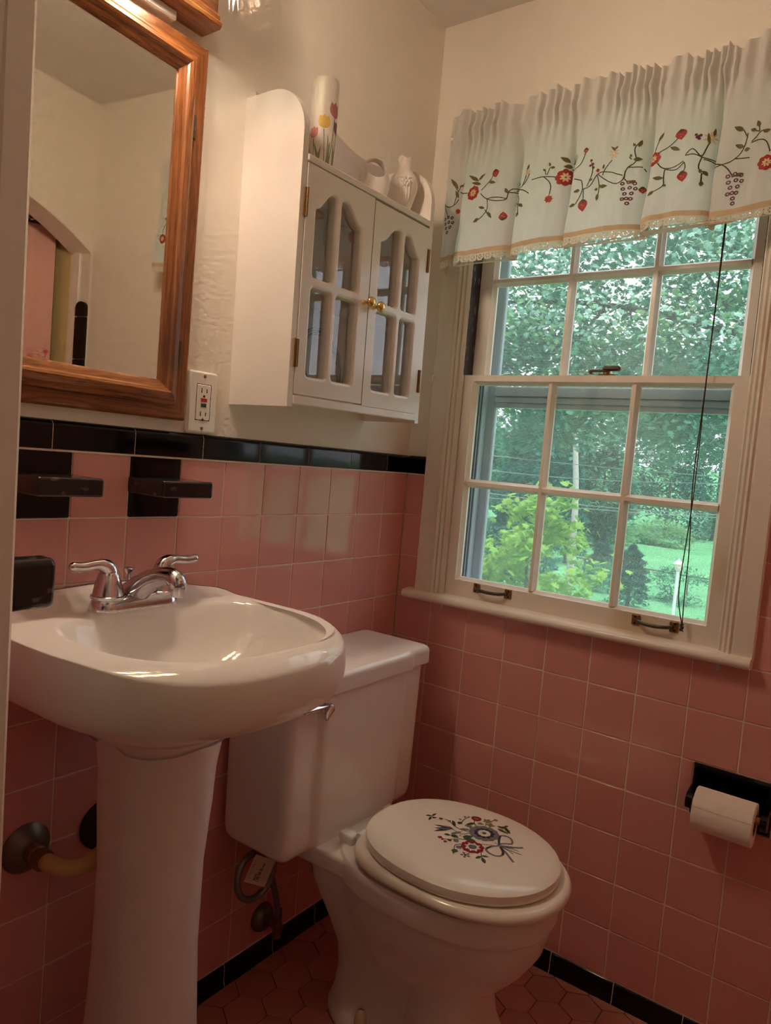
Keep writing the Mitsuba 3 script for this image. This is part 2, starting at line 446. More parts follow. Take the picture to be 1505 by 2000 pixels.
# ------------------------------------------------------------------ window
win = thing('window_1', kind='structure')
CF = -0.018
def casing_side(sgn, xo, xi):
    """flat board from xo, moulded steps towards the sash at xi"""
    w = abs(xi - xo)
    f = w * 0.60
    prof = [(0, PL), (0, CF + .002), (.002, CF), (f - .004, CF), (f, CF + .003), (f + .004, CF - .003), (f + .009, CF + .001), (f + .010, CF + .006), (f + .014, CF + .002),
            (f + .019, CF + .006), (f + .020, CF + .010), (f + .024, CF + .007), (w - .004, CF + .010), (w, CF + .014), (w, 0.0), (w, PL + .001)]
    pl = sg.Polygon([(xo + sgn * a, b) for a, b in prof])
    return xy(pl, 0.836, 2.03)
add('casing', casing_side(1, CASX0, 0.1465), 'm_window_paint', win, smooth=30)
add('casing', casing_side(-1, CASX1, 0.8125), 'm_window_paint', win, smooth=30)
add('head_casing', cat_(cbox(CASX0 - .003, CASX1 + .003, CF, PL, 1.955, 2.03, .003), cbox(CASX0 + .05, CASX1 - .05, CF + .006, PL, 1.925, 1.955, .003)), 'm_window_paint', win)
stool = sg.Polygon([(-0.040 + .011 - .011 * math.cos(a), 0.830 + .011 * math.sin(a) * (1 if a > 0 else .9)) for a in np.linspace(-PI / 2, PI / 2, 12)] + [(-0.002, 0.8435), (0.03, 0.8435), (0.03, 0.8175), (-.020, 0.8175), (-.022, .821)])
add('stool', axes(extr(stool, 0.880 - 0.040), (0.040, 0, 0), (0, 1, 0), (0, 0, 1), (1, 0, 0)), 'm_window_paint', win, smooth=35)
add('jamb', cat_(box(0.1395, 0.1465, 0.0, 0.15, .80, 1.94), box(0.8125, 0.8205, 0.0, 0.15, .80, 1.94), box(.1395, .8205, 0.0, 0.15, 1.925, 1.945),
                 axes(extr(sg.Polygon([(0.03, .80), (0.03, .842), (.17, .815), (.17, .79)]), .68), (.14, 0, 0), (0, 1, 0), (0, 0, 1), (1, 0, 0))), 'm_storm', win)
for s, x in ((1, 0.1466), (-1, 0.8124)):
    add('sash_channel', box(min(x, x + s * .0012), max(x, x + s * .0012), -0.003, 0.040, 1.408, 1.925), 'm_channel', win)

def bar(L, half_front=0.004, half_back=0.0105, d=0.034):
    """a glazing bar along +z from 0 to L; front at y=0"""
    pts = [(-half_front, 0), (half_front, 0), (half_front + .0015, .004), (half_back - .001, .012), (half_back, .014), (half_back, .020), (half_front, d), (-half_front, d), (-half_back, .020), (-half_back, .014), (-half_back + .001, .012), (-half_front - .0015, .004)]
    return xy(sg.Polygon(pts), 0, L)
def sash(y0, x0, x1, z0, z1, sl, sr, rb, rt, xm, zm):
    s = thing(win + '__sash')
    d = 0.034
    b = 0.008
    def stile(xa, xb, inner):
        xi = xb if inner > 0 else xa
        pts = [(xa, 0), (xb, 0), (xb, d), (xa, d)]
        if inner > 0:
            pts = [(xa, 0), (xb - b, 0), (xb - b + .002, .004), (xb, .013), (xb, .020), (xb - b, d), (xa, d)]
        else:
            pts = [(xa + b, 0), (xb, 0), (xb, d), (xa + b, d), (xa, .020), (xa, .013), (xa + b - .002, .004)]
        m = xy(sg.Polygon(pts), z0, z1); m.apply_translation((0, y0, 0)); return m
    def rail(za, zb, inner):
        if inner > 0:
            pts = [(0, za), (0, zb - b), (.004, zb - b + .002), (.013, zb), (.020, zb), (d, zb - b), (d, za)]
        else:
            pts = [(0, za + b), (0, zb), (d, zb), (d, za + b), (.020, za), (.013, za), (.004, za + b - .002)]
        m = axes(extr(sg.Polygon(pts), x1 - x0 - .002), (x0 + .001, y0 + .0002, 0), (0, 1, 0), (0, 0, 1), (1, 0, 0)); return m
    add('stile', stile(x0, sl, 1), 'm_window_paint', s); add('stile', stile(sr, x1, -1), 'm_window_paint', s)
    add('rail', rail(z0, rb, 1), 'm_window_paint', s); add('rail', rail(rt, z1, -1), 'm_window_paint', s)
    for x in xm:
        m = bar(rt - rb + .006); m.apply_translation((x, y0, rb - .003)); add('muntin', m, 'm_window_paint', s)
    m = bar(sr - sl + .006); m = axes(m, (sl - .003, y0 + .0003, zm), (0, 0, 1), (0, 1, 0), (1, 0, 0)); add('muntin', m, 'm_window_paint', s)
    xs = [sl] + list(xm) + [sr]; zs = [rb, zm, rt]
    for i in range(3):
        for j in range(2):
            a, b_, c, e = xs[i] - .002, xs[i + 1] + .002, zs[j] - .002, zs[j + 1] + .002
            yy = y0 + .0165
            add('pane', tri([[a, yy, c], [b_, yy, c], [b_, yy, e], [a, yy, e]], [[0, 1, 2], [0, 2, 3]]), 'm_glass', s)
    return s
low = sash(0.003, 0.1475, 0.8118, 0.8425, 1.4075, 0.1815, 0.7765, 0.893, 1.3845, (0.3825, 0.5805), 1.1345)
upp = sash(0.041, 0.1475, 0.8118, 1.390, 1.925, 0.190, 0.7785, 1.412, 1.893, (0.390, 0.5885), 1.6485)
# storm window outside
st = thing(win + '__storm_frame')
sy0, sy1 = 0.112, 0.130
for a, b, c, e in ((0.1465, 0.186, .80, 1.925), (0.773, 0.8125, .80, 1.925), (0.186, 0.773, 1.895, 1.925), (0.186, 0.773, 0.80, 0.848)):
    add('bar', cbox(a, b, sy0, sy1, c, e, .003), 'm_storm', st)
for c, e, y0 in ((1.338, 1.350, .108), (1.352, 1.366, .104), (1.368, 1.392, .098)):
    add('bar', cbox(0.186, 0.773, y0, sy1, c, e, .002), 'm_storm', st)
for c, e, x0 in ((.80, 1.925, .150), (.80, 1.925, .158)):
    add('track', cbox(x0, x0 + .004, .088, .112, c, e, .001), 'm_storm', st)
    add('track', cbox(.959 - x0 - .004, .959 - x0, .088, .112, c, e, .001), 'm_storm', st)

scene['m_screen'] = {'type': 'principledthin', 'base_color': rgb((0.60, 0.78, 0.85)), 'roughness': 0.7, 'diff_trans': 1.0, 'spec_trans': 0.0, 'eta': 1.3}
def wires():
    ww, pt = .00009, .0016
    V, F = [], []
    def q(a, b, c, e):
        k = len(V); V.extend([[a, .121, c], [b, .121, c], [b, .121, e], [a, .121, e]]); F.extend([[k, k + 1, k + 2], [k, k + 2, k + 3]])
    for x in np.arange(.186, .774, pt):
        q(x - ww, x + ww, .845, 1.90)
    for z in np.arange(.845, 1.90, pt):
        q(.185, .774, z - ww, z + ww)
    return tri(V, F)
add('insect_screen', wires(), 'm_screen', win, kind='stuff')

def sash_lift(x0, x1, z):
    s = thing(win + '__lift_handle')
    y = 0.003
    for x in (x0, x1):
        add('plate', cbox(x - .0095, x + .0095, y - .004, y, z - .012, z + .012, .003), 'm_old_brass', s, smooth=40)
        for dz in (-.007, .007):
            add('screw', lathe([(.0026, 0), (.0026, .0008), (.001, .0014)], 10, (x + (.002 if x == x1 else -.002), y - .0042, z + dz), 'y'), 'm_hole', s)
    p = spline([(x0 + .003, y - .003, z), (x0 + .012, y - .016, z - .001), ((x0 + x1) / 2, y - .020, z - .003), (x1 - .012, y - .016, z - .001), (x1 - .003, y - .003, z)], 30)
    add('grip', tube(p, 0.0042, 10), 'm_bronze', s, smooth=True)
sash_lift(0.240, 0.327, 0.873)
sash_lift(0.640, 0.721, 0.871)
lt = thing(win + '__latch')
add('base', cbox(0.490, 0.530, 0.012, 0.036, 1.4075, 1.412, .002), 'm_old_brass', lt)
add('post', lathe([(.008, 1.4115), (.008, 1.420), (.005, 1.423)], 16, (0.507, 0.024, 0)), 'm_old_brass', lt, smooth=40)
add('lever', cat_(cbox(0.472, 0.512, 0.014, 0.022, 1.4175, 1.4225, .002), cbox(0.470, 0.478, 0.008, 0.024, 1.412, 1.421, .002), cbox(0.498, 0.540, 0.014, 0.030, 1.420, 1.4315, .004)), 'm_bronze', lt)

# ------------------------------------------------------------------ wall cabinet
cab = thing('wall_cabinet', 'white wall cabinet with two glazed doors and arched side panels beside the window', 'cabinet')
CT = 0.017                                               # the cabinet hangs slightly askew
CP = (0, -0.632, 1.27)
def tilt(m):
    return rot(m, math.degrees(CT), [1, 0, 0], CP)
def shelf_z(y):
    return 1.7155 + CT * (y + .632)
CY0, CY1 = -0.640, -0.198
def side_panel(y0, y1):
    r = 0.085
    pts = [(-PL, 1.258), (.150, 1.258)] + [(.150 - r + r * math.cos(a), 1.838 - r + r * math.sin(a)) for a in np.linspace(0, PI / 2, 14)] + [(-PL, 1.838)]
    return xz(sg.Polygon(pts), y0, y1)
add('side_panel', tilt(side_panel(CY0, CY0 + .014)), 'm_cab_paint', cab)
add('side_panel', tilt(side_panel(CY1 - .014, CY1)), 'm_cab_paint', cab)
add('top_shelf', tilt(cbox(-PL, .153, CY0 + .014, CY1 - .014, 1.703, 1.7155, .0015)), 'm_cab_paint', cab)
add('bottom_shelf', tilt(cbox(-PL, .138, CY0 + .014, CY1 - .014, 1.284, 1.296, .0015)), 'm_cab_paint', cab)
add('front_rail', tilt(cbox(.136, .152, CY0 + .014, CY1 - .014, 1.264, 1.280, .0015)), 'm_cab_paint', cab)
add('middle_shelf', tilt(cbox(0, .128, CY0 + .014, CY1 - .014, 1.485, 1.495, .0015)), 'm_cab_back', cab)
ys = np.linspace(CY0 + .014, CY1 - .014, 60)
def gallery(y):
    u = (y - CY0) / (CY1 - CY0)
    return 1.848 + .024 * math.exp(-((u - .5) / .17) ** 2) + .022 * max(0, abs(u - .5) * 2 - .55) ** 1.3
add('back_panel', tilt(yz(sg.Polygon([(ys[0], 1.285)] + [(ys[-1], 1.285)] + [(y, gallery(y)) for y in ys[::-1]]), -PL, .004)), 'm_cab_back', cab)

def cathedral(y0, y1, z0, zl, zh, side):
    """a pane opening whose top rises in an ogee towards the door's middle; side = +1 rises to y1"""
    n = 22
    pts = [(y0, z0), (y1, z0)]
    top = []
    for t in np.linspace(0, 1, n):
        s = 0.5 - .5 * math.cos(PI * min(1, max(0, (t - .05) / .80)))
        top.append((y0 + (y1 - y0) * t if side > 0 else y1 - (y1 - y0) * t, zl + (zh - zl) * s))
    pts += top[::-1] if side > 0 else top
    return sg.Polygon(pts).buffer(0)
def rounded(p, r):
    return p.buffer(-r).buffer(r, quad_segs=6)
def door(y0, y1, z0, z1, mid):
    """returns the frame with its routed openings, front at x=.152"""
    X0, X1, B = .132, .152, .006
    o = .0045
    inner = []
    for (a, b, side) in ((y0 + .030, mid - .009, 1), (mid + .009, y1 - .036, -1)):
        inner.append(rounded(cathedral(a, b, 1.503, 1.628, 1.664, side), .007))
        inner.append(rounded(sg.box(a, 1.3185, b, 1.4835), .007))
    outer = sg.box(y0, z0, y1, z1)
    back = outer
    front = outer
    parts = []
    for h in inner:
        back = back.difference(h)
        front = front.difference(h.buffer(B, quad_segs=6))
        ring = np.array(h.exterior.coords)[:-1]
        big = h.buffer(B, quad_segs=6)
        L = h.exterior.length
        pts = [h.exterior.interpolate(L * k / 160) for k in range(160)]
        q = np.array([[p.x, p.y] for p in pts])
        far = []
        for k in range(160):
            pr_ = big.exterior.interpolate(big.exterior.project(sg.Point(q[k])))
            far.append([pr_.x, pr_.y])
        far = np.array(far)
        rings = []
        for t in np.linspace(0, PI / 2, 6):
            s = 1 - math.cos(t)
            rings.append(np.column_stack([np.full(160, X1 - B + B * math.sin(t)), q + (far - q) * s]))
        parts.append(loft(rings, False, False))
    f = axes(extr(front, .0004), (X1 - .0004, 0, 0), (0, 1, 0), (0, 0, 1), (1, 0, 0))
    b = axes(extr(back, X1 - B - X0), (X0, 0, 0), (0, 1, 0), (0, 0, 1), (1, 0, 0))
    sides = [box(X0, X1 - .0005, y0, y0 + .002, z0, z1), box(X0, X1 - .0005, y1 - .002, y1, z0, z1), box(X0, X1 - .0005, y0, y1, z0, z0 + .002), box(X0, X1 - .0005, y0, y1, z1 - .002, z1)]
    return cat_(f, b, *parts), cat_(*sides), inner
def hang_door(y0, y1, mid, hinge_y, knob_y, dx=0.0, droop=0.0):
    dkey = thing(cab + '__door')
    f, s, inner = door(y0, y1, 1.283, 1.7005, mid)
    def mv(m):
        m = m.copy(); m.apply_translation((dx, 0, droop)); return tilt(m)
    add('frame', mv(cat_(f, s)), 'm_cab_paint', dkey, smooth=32)
    add('pane', mv(tri([[.138, y0 + .02, 1.31], [.138, y1 - .02, 1.31], [.138, y1 - .02, 1.672], [.138, y0 + .02, 1.672]], [[0, 1, 2], [0, 2, 3]])), 'm_glass', dkey)
    kn = thing(dkey + '__knob')
    add('knob', mv(lathe([(.0055, .152), (.0045, .155), (.0035, .160), (.0045, .164), (.0085, .167), (.0105, .171), (.0105, .174), (.008, .178), (.004, .1795)], 24, (0, knob_y, 1.488), 'x')), 'm_brass', dkey, smooth=50, key=kn)
    for z in (1.358, 1.630):
        add('hinge', mv(cat_(*[lathe([(.0001, 0), (.0026, 0), (.0026, .0165), (.0001, .0165)], 10, (.1545, hinge_y, z - .026 + .0172 * i)) for i in range(3)],
                             cbox(.150, .1526, hinge_y - .004, hinge_y + .004, z - .026, z + .026, .0003))), 'm_old_brass', dkey, smooth=40)
hang_door(-0.6245, -0.4215, -0.5300, -0.6255, -0.4365)
hang_door(-0.4185, -0.2135, -0.3120, -0.2125, -0.4035, droop=-0.003)
# a pale hoop leaning inside
hoop = []
def ellipse_path(cy, cz, a, b, x0, lean, n=48):
    t = np.arange(n) * 2 * PI / n
    return np.stack([x0 + lean * np.sin(t), cy + a * np.cos(t), cz + b * np.sin(t)], 1)
hp = thing('oval_hoop', 'pale oval hoop leaning inside the glazed cabinet on its lower shelf', 'hoop')
add('outer_ring', tube(ellipse_path(-.452, 1.362, .066, .076, .060, -.016), .0042, 8, closed=True), 'm_nickel', hp, smooth=True)
add('inner_ring', tube(ellipse_path(-.452, 1.362, .057, .067, .060, -.014), .0032, 8, closed=True), 'm_nickel', hp, smooth=True)
add('clasp', cbox(.050, .070, -.524, -.512, 1.335, 1.352, .002), 'm_bronze', hp)

# ------------------------------------------------------------------ decals: flat print lying on a surface
def tri_fill(poly, step):
    """triangles of a polygon with inner points about step apart"""
    from scipy.spatial import Delaunay
    import shapely
    out_v, out_f = [], []
    base = 0
    for g in getattr(poly, 'geoms', [poly]):
        if g.area < 1e-9:
            continue
        g = g.simplify(step * .04)
        L = g.exterior.length
        n = max(8, int(L / step))
        b = [np.array(g.exterior.interpolate(L * k / n).coords[0]) for k in range(n)]
        for h in g.interiors:
            m = max(6, int(h.length / step))
            b += [np.array(h.interpolate(h.length * k / m).coords[0]) for k in range(m)]
        x0, y0, x1, y1 = g.bounds
        X, Y = np.meshgrid(np.arange(x0 + step / 2, x1, step), np.arange(y0 + step / 2, y1, step))
        q = np.column_stack([X.ravel(), Y.ravel()])
        if len(q):
            inside = shapely.contains_xy(g.buffer(-step * .35), q[:, 0], q[:, 1])
            q = q[inside]
        v = np.vstack([np.array(b), q]) if len(q) else np.array(b)
        try:
            f = Delaunay(v).simplices
        except Exception:
            continue
        c = v[f].mean(1)
        ok = shapely.contains_xy(g, c[:, 0], c[:, 1])
        f = f[ok]
        out_v.append(v); out_f.append(f + base); base += len(v)
    if not out_v:
        return None
    return np.vstack(out_v), np.vstack(out_f)
def decal(poly, step, fn):
    r = tri_fill(poly, step)
    if r is None:
        return None
    v, f = r
    return tri(fn(v), f)
def leaf_poly(x, y, a, L, w):
    t = np.linspace(0, 1, 9)
    up = [(L * s, w * math.sin(PI * s ** .8) / 2) for s in t]
    dn = [(L * s, -w * math.sin(PI * s ** .8) / 2) for s in t[::-1][1:-1]]
    return sa.translate(sa.rotate(sg.Polygon(up + dn).buffer(0), a, (0, 0)), x, y)
def stroke(pts, w, n=24):
    p = spline(pts, n) if len(pts) > 2 else np.array(pts, float)
    return sg.LineString(p).buffer(w / 2, cap_style=2)
def petals(x, y, n, r0, r1, w, a0=0):
    return unary_union([leaf_poly(x + r0 * math.cos(math.radians(a0 + 360 * k / n)), y + r0 * math.sin(math.radians(a0 + 360 * k / n)), a0 + 360 * k / n, r1 - r0, w) for k in range(n)])
def disc(x, y, r):
    return sg.Point(x, y).buffer(r, quad_segs=6)
for nm, c in (('red', (0.28, 0.028, 0.015)), ('cream', (0.60, 0.45, 0.28)), ('olive', (0.10, 0.085, 0.022)), ('darkolive', (0.04, 0.038, 0.014)), ('wine', (0.10, 0.014, 0.028)),
              ('pink', (0.62, 0.25, 0.25)), ('rose', (0.45, 0.16, 0.17)), ('yellow', (0.72, 0.50, 0.13)), ('sage', (0.22, 0.26, 0.16)), ('mauve', (0.20, 0.09, 0.13)),
              ('navy', (0.022, 0.022, 0.040)), ('slate', (0.15, 0.15, 0.17)), ('green', (0.035, 0.07, 0.03)), ('crimson', (0.22, 0.010, 0.018)), ('khaki', (0.20, 0.165, 0.085)), ('white', (0.70, 0.66, 0.58)), ('coral', (0.55, 0.09, 0.09))):
    mat('m_ink_' + nm, two(P(c, 0.55, 0.3)))

# ------------------------------------------------------------------ the three vases on the cabinet
vx, vy = 0.095, -0.5395
zb = shelf_z(vy)
v1 = thing('cylinder_vase', 'tall white cylinder vase painted with tulips on top of the cabinet', 'vase')
R1, H1 = 0.0262, 0.178
add('body', lathe([(R1 - .004, 0), (R1, .004), (R1, H1 - .003), (R1 - .001, H1), (R1 - .003, H1 - .001), (R1 - .004, H1 - .01), (R1 - .004, .006), (0.0005, .006)], 56, (vx, vy, zb), cap1=False), 'm_bisque', v1, smooth=50)
def on_vase(v):
    a = v[:, 0] / R1
    r = R1 + .0003
    return np.column_stack([vx + r * np.cos(a), vy + r * np.sin(a), zb + v[:, 1]])
FACE = math.radians(-47.5) * R1                       # arc position that looks at the room's door
def tulip(x, z, s, col):
    p = unary_union([leaf_poly(x, z, 90, 1.5 * s, .95 * s), leaf_poly(x - .05 * s, z, 108, 1.45 * s, .8 * s), leaf_poly(x + .05 * s, z, 72, 1.45 * s, .8 * s)])
    add('tulip', decal(p, .003, on_vase), 'm_ink_' + col, v1)
for x, z, s, col, bx in ((-.0185, .062, .0150, 'pink', -.016), (.0015, .080, .0185, 'yellow', .006), (.0235, .105, .0200, 'rose', .014), (.0345, .076, .018, 'mauve', .026), (-.06, .08, .018, 'rose', -.058), (.06, .09, .018, 'yellow', .058)):
    add('stem', decal(stroke([(FACE + bx, .004), (FACE + (x + bx) / 2 + .001, z * .5), (FACE + x, z)], .0016), .003, on_vase), 'm_ink_sage', v1)
    tulip(FACE + x, z, s, col)
lv = [leaf_poly(FACE + x, .003, a, L, .006) for x, a, L in ((-.022, 100, .05), (-.016, 112, .04), (-.010, 80, .045), (.000, 108, .055), (.010, 84, .06), (.016, 95, .07), (.022, 78, .06), (.027, 92, .055), (-.006, 118, .035), (-.020, 70, .022), (-.014, 65, .02))]
for p in lv:
    add('leaf', decal(p, .004, on_vase), 'm_ink_sage', v1)

# vase with an oval opening under its own handle
bx_, by_ = 0.098, -0.372
zb = shelf_z(by_) - .001
def basket():
    n = 64
    prof = [(.022, 0), (.030, .012), (.0345, .030), (.0345, .050), (.030, .070), (.021, .086), (.010, .093), (.0005, .095)]
    o = lathe([(.0005, 0)] + prof, n)
    i = lathe([(.0005, .004), (.017, .0045), (.027, .014), (.0315, .031), (.0315, .050), (.027, .068), (.0185, .083), (.009, .089), (.0005, .091)], n)
    S = to_man(o) - to_man(i)
    win_ = m3.Manifold.sphere(1.0, 48).scale((.023, .10, .022)).translate((0, 0, .068))
    S = S - win_
    m = man(S)
    v = np.asarray(m.vertices) * [1.0, .72, 1.0]
    return trimesh.Trimesh(v, m.faces, process=False)
bm = rot(basket(), 52, [0, 0, 1], (0, 0, 0)); bm.apply_translation((bx_, by_, zb))
v2 = thing('basket_vase', 'glossy white vase with an oval opening under its handle, middle of the cabinet top', 'vase')
add('body', bm, 'm_porcelain', v2, smooth=40)
# bottle vase with a raised flower
ux, uy = 0.098, -0.262
zb = shelf_z(uy) - .001
up = [(.0005, 0), (.014, 0), (.0155, .003), (.0165, .012), (.0205, .026), (.0270, .046), (.0315, .064), (.0318, .076), (.0275, .090), (.0195, .101), (.0158, .107), (.0150, .115), (.0158, .123), (.0180, .131), (.0168, .1315), (.0135, .122), (.0125, .107), (.0125, .05), (.0004, .05)]
up = np.array(up); 
v3 = thing('bottle_vase', 'matt white narrow necked vase with a raised flower on the cabinet top near the window', 'vase')
um = lathe([tuple(p) for p in up], 48, cap0=False, cap1=False)
vv = np.array(um.vertices); rr = np.hypot(vv[:, 0], vv[:, 1]); an = np.arctan2(vv[:, 1], vv[:, 0])
lip = np.clip((vv[:, 2] - .115) / .012, 0, 1)
vv[:, 2] += lip * .003 * np.cos(an * 4)
um = tri(vv + [ux, uy, zb], um.faces)
add('body', um, 'm_bisque', v3, smooth=50)
def on_urn(ang, z, lift):
    r = np.interp(z, up[:14, 1], up[:14, 0])
    return np.column_stack([ux + (r + lift) * np.cos(ang), uy + (r + lift) * np.sin(ang), zb + z])
fa = math.radians(-45)
fl_ = []
for k in range(6):
    a = k * PI / 3
    c = on_urn(np.array([fa + .22 * math.cos(a)]), np.array([.073 + .0072 * math.sin(a)]), .0008)[0]
    s = trimesh.creation.icosphere(2, 1.0); s.apply_scale((.0034, .0034, .0045)); s.apply_translation(c); fl_.append(s)
c = on_urn(np.array([fa]), np.array([.073]), .0012)[0]
s = trimesh.creation.icosphere(2, .0030); s.apply_translation(c); fl_.append(s)
for (a0, z0), (a1, z1), (a2, z2) in (((fa, .066), (fa + .12, .045), (fa - .05, .022)), ((fa + .25, .07), (fa + .35, .048), (fa + .05, .015)), ((fa - .25, .08), (fa - .5, .082), (fa - .62, .078)), ((fa + .2, .08), (fa + .42, .083), (fa + .55, .079)), ((fa - .2, .066), (fa - .3, .05), (fa - .2, .03))):
    q = spline([(a0, z0), (a1, z1), (a2, z2)], 16)
    fl_.append(tube(on_urn(q[:, 0], q[:, 1], .0004), np.linspace(.0018, .0008, 16), 6))
add('relief', cat_(*fl_), 'm_bisque', v3, smooth=50)

# ------------------------------------------------------------------ mirror cabinet
mc = thing('mirror_cabinet', 'oak framed mirror cabinet on the wall above the sink', 'mirror cabinet')
def mitred(y0, y1, z0, z1, prof, parent, name, xf):
    """four mitred rails of one profile [(inset, height)]; verticals in upright grain"""
    pr_ = np.array(prof)
    C4 = [np.array([y0, z0]), np.array([y1, z0]), np.array([y1, z1]), np.array([y0, z1])]
    dirs = [np.array([1, 1]), np.array([-1, 1]), np.array([-1, -1]), np.array([1, -1])]
    rings = []
    for c, d in zip(C4, dirs):
        rings.append(np.column_stack([pr_[:, 1], c[0] + d[0] * pr_[:, 0], c[1] + d[1] * pr_[:, 0]]))
    for i in range(4):
        m = loft([rings[i], rings[(i + 1) % 4]], True, True)
        m = xf(m)
        if m.volume < 0:
            m.invert()
        add(name, m, 'm_oak_h' if i % 2 == 0 else 'm_oak_v', parent, smooth=22)
ident = lambda m: m
FY0, FY1, FZ0, FZ1 = -1.178, -0.762, 1.2135, 1.8655
mitred(FY0, FY1, FZ0, FZ1, [(0, -PL), (0, .012), (.003, .018), (.006, .020), (.050, .020), (.050, -PL)], mc, 'face_frame', ident)
add('box', box(-.10, .010, FY0 + .03, FY1 - .03, FZ0 + .03, FZ1 - .03), 'm_oak_v', mc)
HY = -0.797
dkey = thing(mc + '__door')
def swing(m):
    return rot(m, 3.6, [0, 0, 1], (.022, HY, 0)) 
DY0, DY1, DZ0, DZ1 = -1.143, HY, 1.2385, 1.8355
prof = [(0, .022), (0, .030), (.003, .0335), (.007, .0345), (.009, .0385), (.014, .0425), (.020, .0430), (.0245, .0405), (.027, .0370), (.030, .0355), (.036, .0325), (.0395, .0300), (.0405, .0270), (.0405, .022)]
mitred(DY0, DY1, DZ0, DZ1, prof, dkey, 'frame_rail', swing)
my0, my1, mz0, mz1 = DY0 + .038, DY1 - .038, DZ0 + .038, DZ1 - .038
add('mirror_glass', swing(box(.0225, .0265, my0, my1, mz0, mz1)), 'm_mirror', dkey, label='mirror glass')
for z in (1.334, 1.722):
    add('hinge', cat_(*[lathe([(.0001, 0), (.0035, 0), (.0035, .0125), (.0001, .0125)], 10, (.0235, HY + .006, z - .02 + .0130 * i)) for i in range(3)], cbox(.0195, .0215, HY + .003, HY + .014, z - .02, z + .019, .0005)), 'm_bronze', mc, smooth=40)

# ------------------------------------------------------------------ vanity light
vl = thing('vanity_light', 'oak bar light with frosted glass shades above the mirror', 'light')
LY0, LY1, LZ0 = -1.185, -0.763, 1.893
pts = [(-PL, LZ0), (.042, LZ0), (.046, LZ0 + .004), (.046, LZ0 + .010), (.040, LZ0 + .016), (.040, LZ0 + .022), (.033, LZ0 + .030), (.033, LZ0 + .105), (.040, LZ0 + .113), (.040, LZ0 + .12), (.046, LZ0 + .125), (.046, LZ0 + .135), (-PL, LZ0 + .135)]
add('wood_bar', xz(sg.Polygon(pts), LY0, LY1), 'm_oak_h', vl, smooth=25)
add('backing', cbox(-PL, .018, -1.12, -0.835, LZ0 - .016, LZ0, .002), 'm_white_paint', vl)
scene['m_shade'] = {'type': 'thindielectric', 'int_ior': 1.5}
for y in (-0.850, -0.974, -1.098):
    s = thing(vl + '__shade')
    cx, cz = 0.140, LZ0 + .070
    add('arm', tube(spline([(.03, y, cz - .03), (.08, y, cz - .02), (.12, y, cz + .02), (cx, y, cz + .035)], 16), .006, 10), 'm_brass', s, smooth=True)
    add('holder', lathe([(.0005, cz + .085), (.016, cz + .083), (.030, cz + .066), (.036, cz + .042), (.034, cz + .040), (.0005, cz + .046)], 24, (cx, y, 0)), 'm_brass', s, smooth=40)
    a_ = np.arange(80) * 2 * PI / 80
    rib = 1 + .018 * np.cos(a_ * 20)
    add('glass', loft([np.stack([cx + r * rib * np.cos(a_), y + r * rib * np.sin(a_), np.full(80, z)], 1) for r, z in ((.035, cz + .041), (.042, cz + .030), (.050, cz + .010), (.055, cz - .02), (.058, cz - .06), (.064, cz - .084))], False, False), 'm_shade', s, smooth=True)
    b = lathe([(.0004, cz - .036), (.014, cz - .033), (.025, cz - .022), (.029, cz - .008), (.027, cz + .008), (.019, cz + .024), (.013, cz + .040), (.0004, cz + .045)], 24, (cx, y, 0), cap0=False, cap1=False)
    k = add('bulb', b, 'm_white_plastic', s, smooth=True)
    scene[k]['emitter'] = {'type': 'area', 'radiance': rgb(LAMP)}

# ------------------------------------------------------------------ outlet
ot = thing('wall_outlet', 'white wall outlet with red and black buttons beside the mirror', 'outlet')
OY, OZ = -0.7135, 1.2525
add('cover_plate', cbox(-PL, .0055, OY - .035, OY + .035, OZ - .0575, OZ + .0575, .004), 'm_white_plastic', ot, smooth=40)
add('face', cbox(.004, .0068, OY - .0165, OY + .0165, OZ - .033, OZ + .033, .0012), 'm_white_plastic', ot)
add('gap', box(.004, .0057, OY - .0175, OY + .0175, OZ - .034, OZ + .034), 'm_hole', ot)
add('reset_button', cbox(.0065, .0078, OY - .0075, OY + .0075, OZ + .001, OZ + .008, .0006), 'm_red_button', ot)
add('test_button', cbox(.0065, .0078, OY - .0065, OY + .0065, OZ - .009, OZ - .002, .0006), 'm_dark_button', ot)
for dz in (.020, -.0235):
    for dy, h in ((-.0062, .0085), (.0062, .0070)):
        add('slot', box(.0066, .00695, OY + dy - .0011, OY + dy + .0011, OZ + dz - h / 2 + .002, OZ + dz + h / 2 + .002), 'm_hole', ot)
    add('ground_hole', yz(unary_union([disc(OY, OZ + dz - .0085, .0024), sg.box(OY - .0024, OZ + dz - .0108, OY + .0024, OZ + dz - .0085)]), .0066, .00695), 'm_hole', ot)
for dz in (.0485, -.0485):
    add('screw', lathe([(.0032, .0050), (.0032, .0064), (.0015, .0070), (.0002, .0070)], 14, (0, OY, OZ + dz), 'x'), 'm_nickel', ot, smooth=40)

